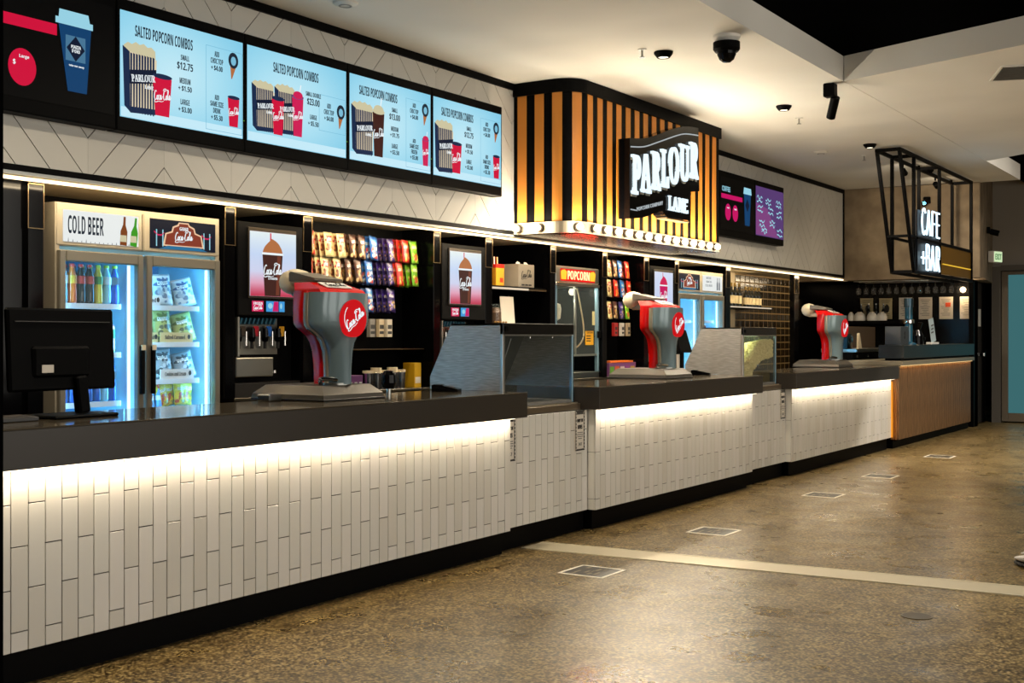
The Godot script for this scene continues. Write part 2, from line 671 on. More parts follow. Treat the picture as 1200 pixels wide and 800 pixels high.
# ------------------------------------------------------------------ structure
func shell() -> void:
	var fl := struct("floor")
	span("concrete_slab", mt("concrete"), Vector3(-6, -0.2, -7.2), Vector3(26, 0, 6.4), fl)
	# expansion joint strip set in the floor
	var tr := struct("trim_1", "brushed metal expansion joint strip across the concrete floor", "floor strip")
	mt("joint", Color(0.74, 0.7, 0.6), 0.42, 0.3)
	for off in [[0.0, 0.25, "joint"], [-0.012, 0.0, "edge"], [0.25, 0.262, "edge"]]:
		var a := Vector2(6.83 + off[0], -4.37)
		var b := Vector2(6.83 + off[1], -4.37)
		var d := Vector2(0.07, 1.0) * 8.0
		plan_prism("strip_plate" if off[2] == "joint" else "strip_edge", mt("joint") if off[2] == "joint" else mt("joint_edge", Color(0.85, 0.82, 0.72), 0.35, 0.3), [a, b, b + d, a + d], 0.0, 0.004 if off[2] == "joint" else 0.006, Vector3.ZERO, tr)
	# walls of the hall, most of them outside the picture
	var wb := struct("wall_back")
	span("wall_panel", mt("black_gloss"), Vector3(2.0, 0, -6.85), Vector3(26, CEIL, BACK), wb)
	var wl := struct("wall_left")
	span("wall_panel", mt("black_matt"), Vector3(1.9, 0, BACK), Vector3(2.372, CEIL + 0.2, -3.5), wl)
	span("wall_panel", mt("hall_wall", Color(0.4, 0.39, 0.37), 0.9), Vector3(-6.2, 0, -7.0), Vector3(-6, 6.5, 6.4), wl)
	var wf := struct("wall_front")
	span("wall_panel", mt("hall_wall"), Vector3(-6.2, 0, 6.2), Vector3(26, 6.5, 6.4), wf)
	var k := 1
	for x in [0.0, 5.2, 10.4]:
		var win := struct("window_%d" % k)
		span("window_pane", em("window_glow", Color(1.0, 0.96, 0.9), 1.2), Vector3(x - 2.1, 0.9, 6.14), Vector3(x + 2.1, 4.3, 6.18), win)
		for q in [-2.15, 0.0, 2.15]:
			span("window_frame", mt("black"), Vector3(x + q - 0.05, 0.85, 6.08), Vector3(x + q + 0.05, 4.35, 6.2), win)
		for q in [0.85, 4.3]:
			span("window_frame", mt("black"), Vector3(x - 2.2, q, 6.08), Vector3(x + 2.2, q + 0.06, 6.2), win)
		k += 1
	# far end of the corridor with the frosted glass door
	var we := struct("wall_right")
	var grey := mt("wall_grey", Color(0.56, 0.53, 0.49), 0.8)
	span("wall_panel", grey, Vector3(21.2, 2.566, -4.6), Vector3(21.4, 6.5, 6.2), we)
	span("wall_panel", grey, Vector3(21.2, 0, -2.2), Vector3(21.4, 2.566, 6.2), we)
	span("door_jamb", mt("jamb", Color(0.36, 0.34, 0.31), 0.6), Vector3(21.12, 0, -4.3), Vector3(21.4, 2.566, -4.16), we)
	span("door_header", mt("jamb"), Vector3(21.12, 2.5, -4.16), Vector3(21.4, 2.59, -2.2), we)
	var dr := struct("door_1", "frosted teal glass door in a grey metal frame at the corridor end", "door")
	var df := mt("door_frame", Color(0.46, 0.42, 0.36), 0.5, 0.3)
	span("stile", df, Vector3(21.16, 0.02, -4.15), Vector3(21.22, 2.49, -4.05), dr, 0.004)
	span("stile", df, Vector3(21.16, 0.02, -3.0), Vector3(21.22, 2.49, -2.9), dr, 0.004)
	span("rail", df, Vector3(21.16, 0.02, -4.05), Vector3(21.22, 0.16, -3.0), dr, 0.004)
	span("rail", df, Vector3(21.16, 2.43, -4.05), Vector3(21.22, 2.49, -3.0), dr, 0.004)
	span("frosted_glow_pane", em("frosted_glow", col(58, 104, 108), 1.0), Vector3(21.18, 0.16, -4.05), Vector3(21.2, 2.43, -3.0), dr)  # corridor light behind the glass is put into an emissive colour
	# black hinged door and post at the end of the cafe bar
	var d2 := struct("door_2", "tall black door standing open beside the cafe bar end", "door")
	span("door_leaf", mt("black_gloss"), Vector3(20.25, 0.01, -4.44), Vector3(21.1, 2.3, -4.38), d2, 0.003)
	span("edge_strip", mt("aluminium"), Vector3(20.1, 0.01, -4.39), Vector3(20.14, 2.3, -4.35), d2)
	span("door_notice", mt("paper"), Vector3(20.5, 1.58, -4.379), Vector3(20.68, 1.86, -4.376), d2)
	cyl("door_knob", mt("chrome"), Vector3(20.75, 1.1, -4.35), 0.03, 0.05, d2, 12)
	var wp := struct("wall_end")
	span("wall_panel", mt("black_tile"), Vector3(19.9, 0, BACK), Vector3(20.1, 2.29, -4.3), wp)
	span("end_post", mt("black"), Vector3(19.8, 0, -4.37), Vector3(20.1, 2.29, -4.3), wp)
	# brown rendered bulkhead over the cafe and its return
	var wc := struct("wall_cafe")
	plan_prism("bulkhead_face", mt("render_brown"), [Vector2(18.2, -5.85), Vector2(18.32, -3.89), Vector2(18.55, -3.92), Vector2(18.5, BACK), Vector2(18.2, BACK)], 2.27, CEIL, Vector3.ZERO, wc)
	plan_prism("bulkhead_return", mt("render_brown"), [Vector2(18.32, -3.89), Vector2(21.2, -4.3), Vector2(21.2, -4.5), Vector2(18.5, -4.1)], 2.3, 6.5, Vector3.ZERO, wc)
	for p in [[7.0, 1.0], [11.5, 0.6], [16.0, -0.2]]:  # unseen lamp bodies for the added fill beams
		var hl := thing("added_fill_lamp", "round fill lamp added unseen in the dark void, " + ("first" if p[0] < 8 else "second" if p[0] < 13 else "third"), "ceiling lamp", Vector3(p[0], 6.2, p[1]), 0.0, "added fill lamps")
		lathe("lamp_shade", mt("black"), [[0.0, 0.3], [0.18, 0.3], [0.2, 0.02], [0.19, 0.02], [0.17, 0.28]], Vector3.ZERO, hl, 20)
		cyl("lamp_lens", em("added_fill_lens", Color(1.0, 0.96, 0.88), 3.0), Vector3(0, 0.04, 0), 0.17, 0.02, hl, 20)
	# black void above the ceiling openings
	var up := struct("ceiling_void")
	span("void_lid", mt("black_matt"), Vector3(-6.2, 6.5, -7.2), Vector3(26, 6.7, 6.4), up)
	span("void_side", mt("black_matt"), Vector3(-6.2, CEIL + 0.25, -3.75), Vector3(26, 6.5, -3.55), up)

func ceiling_parts() -> void:
	var c := struct("ceiling")
	var m := mt("ceiling_paint")
	span("ceiling_panel", m, Vector3(2.0, CEIL, -6.85), Vector3(18.2, CEIL + 0.22, -3.36), c)
	span("ceiling_panel", m, Vector3(18.2, CEIL, -4.3), Vector3(18.4, CEIL + 0.22, -3.36), c)
	plan_prism("ceiling_panel", m, [Vector2(10.46, -3.354), Vector2(16.2, -3.354), Vector2(14.9, -1.6), Vector2(12.6, 1.6), Vector2(8.7, 1.6)], CEIL, CEIL + 0.22, Vector3.ZERO, c)
	# shadow line between the two ceiling panels is a real gap
	var wht := mt("white_plastic")
	var blk := mt("black")
	# recessed downlights
	var k := 0
	for x in [3.2, 5.9, 8.62, 11.26, 14.05, 16.65]:
		var t := thing("downlight", ["round black downlight above the menu screens", "round black downlight above the first soda tower", "round black downlight beside the sprinkler near the sign box", "round black downlight between the sign box and the bullet camera", "round black downlight above the black cafe frame", "round black downlight seen through the black cafe frame"][k], "downlight", Vector3(x, CEIL, -4.2), 0.0, "ceiling downlights")
		lathe("rim", blk, [[0.055, 0.0], [0.075, 0.0], [0.075, -0.012], [0.05, -0.045], [0.04, -0.045], [0.055, 0.0]], Vector3.ZERO, t, 24)
		cyl("lamp_lens", em("downlight_lens", Color(1.0, 0.95, 0.84), 3.0), Vector3(0, -0.04, 0), 0.04, 0.02, t, 20)
		spot("downlight_beam", Vector3(0, -0.06, 0), Vector3(0, -1, 0.0), 82.0, 4.6, Color(1.0, 0.93, 0.82), 0.05, t)
		k += 1
	# sprinklers
	k = 0
	for p in [[8.45, -4.3], [11.96, -4.3], [14.88, -4.52]]:
		var t := thing("sprinkler", ["small chrome sprinkler head next to the downlight by the sign box", "small chrome sprinkler head in front of the dark screens", "small chrome sprinkler head above the left end of the black frame"][k], "sprinkler", Vector3(p[0], CEIL, p[1]), 0.0, "ceiling sprinklers")
		cyl("plate", wht, Vector3(0, -0.008, 0), 0.035, 0.008, t, 16)
		cyl("stem", mt("steel"), Vector3(0, -0.06, 0), 0.008, 0.055, t, 8)
		cyl("deflector", mt("steel"), Vector3(0, -0.065, 0), 0.022, 0.005, t, 12)
		k += 1
	for p in [[14.31, -4.87, "flat round white ceiling speaker near the cafe bulkhead"], [6.18, -5.36, "flat round white smoke detector above the menu screens"]]:
		var t := thing("ceiling_speaker" if p[0] > 10 else "smoke_detector", p[2], "ceiling fitting", Vector3(p[0], CEIL, p[1]))
		lathe("housing", wht, [[0.0, -0.022], [0.05, -0.022], [0.08, -0.012], [0.085, 0.0]], Vector3.ZERO, t, 24)
		lathe("grille_ring", mt("ring_grey", Color(0.6, 0.6, 0.58), 0.5), [[0.03, -0.025], [0.045, -0.025], [0.045, -0.02], [0.03, -0.02]], Vector3.ZERO, t, 24)
	# dome camera and bullet camera
	var d := thing("dome_camera", "black dome security camera on a white ceiling mount", "camera", Vector3(8.41, CEIL, -3.58))
	lathe("mount", wht, [[0.0, -0.05], [0.07, -0.05], [0.1, -0.02], [0.105, 0.0]], Vector3.ZERO, d, 24)
	lathe("collar", blk, [[0.0, -0.12], [0.085, -0.12], [0.1, -0.1], [0.1, -0.05], [0.0, -0.05]], Vector3.ZERO, d, 24)
	lathe("dome", mt("black_gloss"), [[0.0, -0.2], [0.03, -0.195], [0.055, -0.175], [0.07, -0.14], [0.072, -0.12]], Vector3.ZERO, d, 24)
	var b := thing("bullet_camera", "black bullet security camera hanging at the ceiling corner", "camera", Vector3(10.5, CEIL, -3.49))
	span("bracket", blk, Vector3(-0.05, -0.12, -0.05), Vector3(0.05, 0, 0.05), b, 0.008)
	var body := cyl("barrel", blk, Vector3(0.02, -0.12, 0.04), 0.04, 0.2, b, 16)
	body.rotation = Vector3(-2.7, 0, -0.5)
	cyl("lens", mt("chrome"), Vector3(0, 0.195, 0), 0.03, 0.012, body, 16)
	# slatted air vent
	var v := thing("air_vent", "slatted white air vent in the ceiling at the picture's upper corner", "vent", Vector3(10.95, CEIL, -1.9))
	v.rotation.y = 0.35
	for q in [[-0.3, -0.28], [0.28, 0.3]]:
		span("vent_frame", wht, Vector3(q[0], -0.012, -0.3), Vector3(q[1], 0, 0.3), v)
	for q in [[-0.3, -0.28], [0.28, 0.3]]:
		span("vent_frame", wht, Vector3(-0.28, -0.012, q[0]), Vector3(0.28, 0, q[1]), v)
	for i in 9:
		var s := box("slat", mt("vent_grey", Color(0.5, 0.48, 0.45), 0.5), Vector3(-0.24 + i * 0.06, -0.008, 0), Vector3(0.035, 0.003, 0.56), v)
		s.rotation.z = 0.5

# chevron boards, black trims, LED line and soffit of the long bulkhead
func bulkhead() -> void:
	var w := struct("wall_bulkhead")
	var x0 := 2.372
	var x1 := 18.2
	var y0 := 2.345
	var y1 := 3.59
	span("backing", mt("groove"), Vector3(x0, 2.31, WALL - 0.12), Vector3(x1, CEIL, WALL - 0.008), w)
	var area_box := PackedVector2Array([Vector2(x0, y0), Vector2(x1, y0), Vector2(x1, y1), Vector2(x0, y1)])
	var cw := 0.557
	var rise := 0.63
	var pitch := 0.2455
	var g := 0.0042
	for ci in range(-4, 26):
		var cx := 4.507 + ci * cw
		if cx + cw < x0 or cx > x1:
			continue
		var sg := 1.0 if posmod(ci, 2) == 0 else -1.0
		for k in range(-5, 9):
			var yb := 2.555 + k * pitch + (0.0 if sg > 0 else rise)
			var pl := PackedVector2Array([Vector2(cx + 0.0006, yb + g), Vector2(cx + cw - 0.0006, yb + sg * rise + g), Vector2(cx + cw - 0.0006, yb + sg * rise + pitch - g), Vector2(cx + 0.0006, yb + pitch - g)])
			for part in Geometry2D.intersect_polygons(pl, area_box):
				if part.size() > 2:
					put("chevron_board", prism_mesh(part, -0.008, 0.0), mt("panel_white") if (ci * 7 + k * 3) % 3 else mt("panel_white_b"), Vector3(0, 0, WALL), w)
	var t1 := struct("trim_2")
	span("top_trim", mt("black"), Vector3(x0, 3.588, WALL - 0.01), Vector3(x1 + 0.09, CEIL, WALL + 0.02), t1)
	span("bottom_trim", mt("black"), Vector3(x0, 2.312, WALL - 0.01), Vector3(x1 + 0.09, 2.347, WALL + 0.015), t1)
	span("end_trim", mt("black"), Vector3(x1 - 0.02, 2.3, WALL - 0.01), Vector3(x1 + 0.1, CEIL, WALL + 0.022), t1)
	var t2 := struct("trim_3")
	span("light_channel", mt("aluminium"), Vector3(x0, 2.294, WALL - 0.03), Vector3(x1, 2.313, WALL + 0.012), t2)
	var led := thing("led_strip", "long warm white LED line along the bottom of the chevron bulkhead", "light strip", Vector3(0, 2.274, WALL))
	span("led_diffuser", em("led_strip"), Vector3(x0, -0.006, -0.02), Vector3(x1, 0.01, 0.004), led)
	for i in 6:
		var xa := 2.9 + i * 2.65
		area("led_line_light", Vector3(xa + 1.2, -0.012, -0.008), Vector2(2.6, 0.02), Vector3(0, -1, -0.55), 0.95, LED, led)
		area("led_line_back_light", Vector3(xa + 1.2, 0.0, -0.026), Vector2(2.6, 0.014), Vector3(0, 0.1, -1), 0.3, LED, led)
	var sf := struct("ceiling_soffit")
	span("soffit_board", mt("soffit"), Vector3(x0, 2.3, BACK), Vector3(x1, 2.318, WALL - 0.03), sf)

# plan path of the sign box: length along it -> point and outward normal
func sign_path(s: float) -> Array:
	var r := 0.2
	var side := 5.85 - 5.23 - r
	var arc := PI / 2 * r
	if s < side:
		return [Vector2(9.0, -5.85 + s), Vector2(-1, 0)]
	if s < side + arc:
		var a := (s - side) / r
		return [Vector2(9.0 + r - cos(a) * r, -5.23 - r + sin(a) * r), Vector2(-cos(a), sin(a))]
	return [Vector2(9.0 + r + s - side - arc, -5.23), Vector2(0, 1)]

func ribbon(s0: float, s1: float, d0: float, d1: float) -> Array:
	var n := maxi(1, int((s1 - s0) / 0.03))
	if s0 > 0.75:
		n = 1
	var out := []
	var back := []
	for i in n + 1:
		var p := sign_path(lerpf(s0, s1, float(i) / n))
		out.append(p[0] + p[1] * d1)
		back.push_front(p[0] + p[1] * d0)
	return out + back

func sign_box() -> void:
	var t := thing("sign_box", "orange and black striped box with marquee bulbs along its bottom edge", "sign box", Vector3.ZERO)
	var length := 0.42 + PI * 0.1 + 2.88
	var core := []
	for i in 41:
		core.append(sign_path(lerpf(0.0, 0.42 + PI * 0.1, i / 40.0))[0])
	core.append(Vector2(12.08, -5.23))
	core.append(Vector2(12.08, -5.846))
	core[0] = Vector2(9.0, -5.846)
	plan_prism("box_body", mt("black"), core, 2.32, CEIL - 0.002, Vector3.ZERO, t)
	plan_prism("underside", mt("bronze_gloss"), core, 2.316, 2.32, Vector3.ZERO, t)
	for i in 14:
		span("underside_slat", mt("bronze_gloss"), Vector3(9.14 if i > 8 else 9.03, 2.309, -5.835 + i * 0.042), Vector3(12.06, 2.316, -5.803 + i * 0.042), t, 0.002)
	var st := 0.045
	while st + 0.09 < length:
		plan_prism("orange_stripe", mt("orange"), ribbon(st, st + 0.092, 0.0005, 0.006), 2.415, 3.53, Vector3.ZERO, t)
		st += 0.1785
	plan_prism("top_band", mt("black"), ribbon(0.006, 0.75, 0.0, 0.022), 3.53, CEIL - 0.003, Vector3.ZERO, t)
	plan_prism("top_band", mt("black"), ribbon(0.7505, length + 0.02, 0.0, 0.022), 3.53, CEIL - 0.003, Vector3.ZERO, t)
	var strip := mt("bulb_strip", Color(0.72, 0.68, 0.6), 0.3, 0.6)
	plan_prism("bulb_rail", strip, ribbon(0.006, 0.75, 0.0, 0.02), 2.312, 2.412, Vector3.ZERO, t)
	plan_prism("bulb_rail", strip, ribbon(0.7505, length, 0.0, 0.02), 2.312, 2.412, Vector3.ZERO, t)
	var spots := [0.07, 0.29]
	for i in 15:
		spots.append(0.62 + i * 0.2)
	var k := 0
	for s in spots:
		var p := sign_path(s)
		var b := thing("marquee_bulb", ["marquee bulb on the box side closest to the white wall", "marquee bulb in the middle of the striped box's short side"][k] if k < 2 else "marquee bulb on the striped box's front rail, %s from its rounded corner" % ORD[k - 2], "light bulb", Vector3(p[0].x + p[1].x * 0.02, 2.36, p[0].y + p[1].y * 0.02), atan2(p[1].x, p[1].y), "marquee bulbs")
		var so := lathe("socket", mt("socket", Color(0.12, 0.08, 0.04), 0.3, 0.5), [[0.0, 0.0], [0.036, 0.0], [0.036, 0.018], [0.024, 0.02], [0.0, 0.02]], Vector3.ZERO, b, 16)
		so.rotation.x = PI / 2
		var gl := lathe("bulb_globe", em("bulb_glow"), [[0.012, 0.018], [0.026, 0.032], [0.032, 0.05], [0.026, 0.07], [0.014, 0.079], [0.0, 0.081]], Vector3.ZERO, b, 16)
		gl.rotation.x = PI / 2
		omni("bulb_light", Vector3(0, 0, 0.05), 0.41, Color(1.0, 0.93, 0.81), 0.03, b)
		k += 1
	# flag shaped light box with the cinema's name
	var f := thing("flag_sign", "black flag shaped lightbox sign with glowing white lettering", "sign", Vector3(0, 0, -5.224))
	var outline := smooth_pts([Vector2(9.795, 3.216), Vector2(10.068, 3.25), Vector2(10.351, 3.321), Vector2(10.666, 3.42), Vector2(10.996, 3.495), Vector2(11.29, 3.52)], 4)
	outline.append_array([Vector2(11.312, 2.885), Vector2(11.076, 2.853), Vector2(11.076, 2.572), Vector2(10.6, 2.558), Vector2(10.498, 2.58), Vector2(10.479, 2.614)])
	outline.append_array(smooth_pts([Vector2(10.45, 2.61), Vector2(10.3, 2.575), Vector2(10.05, 2.515), Vector2(9.795, 2.485)], 4))
	prism("sign_case", mt("black_gloss"), outline, 0.0, 0.114, Vector3.ZERO, f)
	var lets := "PARLOUR"
	var xs := [9.79, 9.975, 10.187, 10.388, 10.562, 10.79, 11.03, 11.24]
	var ys := [2.705, 2.74, 2.786, 2.831, 2.882, 2.935, 2.985]
	for i in 7:
		text("glowing_letter", lets[i], em("letter_glow"), Vector3((xs[i] + xs[i + 1]) / 2.0 + 0.008, ys[i] + 0.185, 0.129), 0.36, xs[i + 1] - xs[i] - 0.026, f, serif, 0.03)
		text("letter_side", lets[i], mt("letter_side", Color(0.45, 0.44, 0.4), 0.5), Vector3((xs[i] + xs[i + 1]) / 2.0 + 0.008, ys[i] + 0.165, 0.119), 0.36, xs[i + 1] - xs[i] - 0.026, f, serif, 0.01)
	text("glowing_letter", "LANE", em("letter_glow"), Vector3(10.79, 2.7, 0.126), 0.14, 0.43, f, serif_light, 0.02)
	var pc := text("small_lettering", "POPCORN COMPANY", em("letter_dim", Color(0.8, 0.84, 0.86), 0.6), Vector3(10.2, 2.635, 0.117), 0.034, 0.55, f, sansb, 0.004)
	pc.basis = Basis(Vector3.BACK, 0.2) * pc.basis
	pc.position = Vector3(10.2, 2.635, 0.117) - pc.basis * (pc.mesh as TextMesh).get_aabb().get_center()
	pc.position.z = 0.117
	var accent := smooth_pts([Vector2(9.81, 3.145), Vector2(10.08, 3.18), Vector2(10.402, 3.27), Vector2(10.777, 3.379), Vector2(10.993, 3.426), Vector2(11.28, 3.45)], 5)
	var acc := accent.duplicate()
	for i in accent.size():
		acc.append(accent[accent.size() - 1 - i] - Vector2(0, 0.012))
	prism("accent_line", em("letter_dim"), acc, 0.114, 0.118, Vector3.ZERO, f)
	span("accent_line", em("letter_dim"), Vector3(9.81, 2.565, 0.114), Vector3(9.92, 2.575, 0.118), f)
	var lip := mt("lip", Color(0.5, 0.44, 0.34), 0.3, 0.7)
	span("tab_lip", lip, Vector3(10.56, 2.548, 0.0), Vector3(11.076, 2.56, 0.114), f)
	area("sign_light", Vector3(10.5, 3.0, 0.17), Vector2(1.4, 0.5), Vector3(0, 0, 1), 0.5, Color(0.85, 0.95, 1.0), f)

# ------------------------------------------------------------------ menu screens
func screen(label: String, x0: float, x1: float, face: String, y0 := 2.692, y1 := 3.312) -> Node3D:
	var t := thing("menu_screen", label, "screen", Vector3((x0 + x1) / 2.0, (y0 + y1) / 2.0, WALL + 0.004), 0.0, "menu screens over the counter")
	var w := x1 - x0
	var h := y1 - y0
	box("bezel", mt("black"), Vector3(0, -0.006, 0.05), Vector3(w + 0.042, h + 0.15, 0.1), t, 0.006)
	box("display_panel", em(face), Vector3(0, 0, 0.101), Vector3(w, h, 0.004), t)
	if face == "screen_blue":
		picture("screen_picture", "menu_picture", Vector3(0, 0, 0.1032), Vector2(w, h), t, GradientTexture2D.FILL_RADIAL, Vector2(0.42, 0.5), Vector2(0.95, 1.0), [[0.0, col(196, 234, 246)], [0.45, col(172, 224, 242)], [1.0, col(132, 204, 232)]])
	return t

# a glowing printed picture with a colour blend of its own
func picture(called: String, key: String, at: Vector3, size: Vector2, t: Node3D, fill: int, a: Vector2, b: Vector2, stops: Array) -> void:
	var q := QuadMesh.new()
	q.size = size
	if not mats.has(key):
		var m := em(key, Color.WHITE, 1.0)
		var g := Gradient.new()
		var offs := PackedFloat32Array()
		var cols := PackedColorArray()
		for s in stops:
			offs.append(s[0])
			cols.append(s[1])
		g.offsets = offs
		g.colors = cols
		var tx := GradientTexture2D.new()
		tx.gradient = g
		tx.width = 128
		tx.height = 128
		tx.fill = fill
		tx.fill_from = a
		tx.fill_to = b
		m.emission_operator = BaseMaterial3D.EMISSION_OP_MULTIPLY
		m.emission_texture = tx
	put(called, q, mats[key], at, t)

func flat(called: String, m: Material, poly: Array, t: Node3D, z := 0.1035, d := 0.001) -> void:
	prism(called, m, poly, z, z + d, Vector3.ZERO, t)

func rect(x0: float, y0: float, x1: float, y1: float) -> Array:
	return [Vector2(x0, y0), Vector2(x1, y0), Vector2(x1, y1), Vector2(x0, y1)]

# drawn popcorn box: left bottom corner at x, y
func art_popcorn(t: Node3D, x: float, y: float, w: float, h: float, z := 0.1035) -> void:
	var lumps := []
	lumps.append(Vector2(x + w * 0.02, y + h * 0.84))
	for i in 9:
		var a := float(i) / 8.0
		lumps.append(Vector2(x + w * (0.04 + 0.92 * a), y + h * (0.955 + 0.045 * sin(a * PI) + (0.02 if i % 2 else -0.012))))
	lumps.append(Vector2(x + w * 0.97, y + h * 0.8))
	flat("popcorn_heap", em("art_corn"), lumps, t, z)
	flat("box_side", em("art_navy"), [Vector2(x + w * 0.05, y + h * 0.08), Vector2(x + w * 0.22, y), Vector2(x + w * 0.2, y + h * 0.86), Vector2(x, y + h * 0.93)], t, z + 0.0012)
	flat("box_front", em("art_cream"), [Vector2(x + w * 0.22, y), Vector2(x + w * 0.95, y + h * 0.03), Vector2(x + w, y + h * 0.82), Vector2(x + w * 0.2, y + h * 0.86)], t, z + 0.0012)
	for i in 9:
		var a := 0.22 + 0.082 * i
		var b := a + 0.04
		flat("box_stripe", em("art_navy"), [Vector2(x + w * a, y), Vector2(x + w * b, y), Vector2(x + w * (b + 0.01), y + h * 0.84), Vector2(x + w * (a - 0.005), y + h * 0.85)], t, z + 0.0024)
	flat("box_foot", em("art_navy"), [Vector2(x + w * 0.06, y + h * 0.08), Vector2(x + w * 0.22, y - h * 0.01), Vector2(x + w * 0.96, y + h * 0.02), Vector2(x + w * 0.96, y + h * 0.1), Vector2(x + w * 0.22, y + h * 0.08)], t, z + 0.0036)
	flat("banner", em("art_navy_dark"), [Vector2(x + w * 0.2, y + h * 0.4), Vector2(x + w * 0.98, y + h * 0.48), Vector2(x + w * 0.98, y + h * 0.68), Vector2(x + w * 0.2, y + h * 0.6)], t, z + 0.0036)
	var n := text("print_letters", "PARLOUR", em("art_white"), Vector3(x + w * 0.59, y + h * 0.54, z + 0.006), h * 0.1, w * 0.7, t, serif, 0.002)
	n.basis = Basis(Vector3.BACK, 0.13) * n.basis
	n.position.y -= w * 0.04
	text("print_letters", "LANE", em("art_white"), Vector3(x + w * 0.76, y + h * 0.4, z + 0.006), h * 0.05, w * 0.26, t, serif, 0.002)

# drawn soft-drink cup, x is its middle, y its foot
func art_cup(t: Node3D, x: float, y: float, w: float, h: float, body: String, lid := "art_navy", straw := false, z := 0.1075) -> void:
	flat("cup_body", em(body), [Vector2(x - w * 0.36, y), Vector2(x + w * 0.36, y), Vector2(x + w * 0.5, y + h * 0.9), Vector2(x - w * 0.5, y + h * 0.9)], t, z)
	flat("cup_lid", em(lid), ellipse(x, y + h * 0.93, w * 0.52, h * 0.06, 16), t, z + 0.0012)
	script("cup_script", em("art_white"), Vector3(x, y + h * 0.48, z + 0.0014), w * 0.92, t, 0.12, 0.001, 1.9)
	if straw:
		flat("straw", em("art_white"), [Vector2(x + w * 0.1, y + h * 0.95), Vector2(x + w * 0.16, y + h * 0.95), Vector2(x + w * 0.32, y + h * 1.22), Vector2(x + w * 0.24, y + h * 1.22)], t, z)
		flat("froth", em("art_pink") if body != "art_cola" else em("art_corn"), ellipse(x, y + h * 0.97, w * 0.42, h * 0.09, 14), t, z + 0.0024)

func art_cone(t: Node3D, x: float, y: float, w: float, h: float, z := 0.1046) -> void:
	flat("cone_wafer", em("art_froth"), [Vector2(x - w * 0.3, y + h * 0.5), Vector2(x + w * 0.3, y + h * 0.5), Vector2(x - w * 0.12, y), Vector2(x - w * 0.2, y)], t, z)
	flat("cone_top", em("art_ink"), ellipse(x, y + h * 0.7, w * 0.5, h * 0.3, 18), t, z + 0.0012)
	flat("cone_mark", em("art_line"), ellipse(x, y + h * 0.68, w * 0.26, h * 0.17, 14), t, z + 0.0024)

func lines(t: Node3D, rows: Array, x: float, ytop: float, gap: float, m: Material, per: float, z := 0.1056) -> void:
	var y := ytop
	for r in rows:
		var h: float = r[1]
		text("menu_lettering", r[0], m, Vector3(x, y - h / 2.0, z), h, per * h * (r[0] as String).length(), t, sansb, 0.0012)
		y -= h + gap + (r[3] if r.size() > 3 else 0.0)

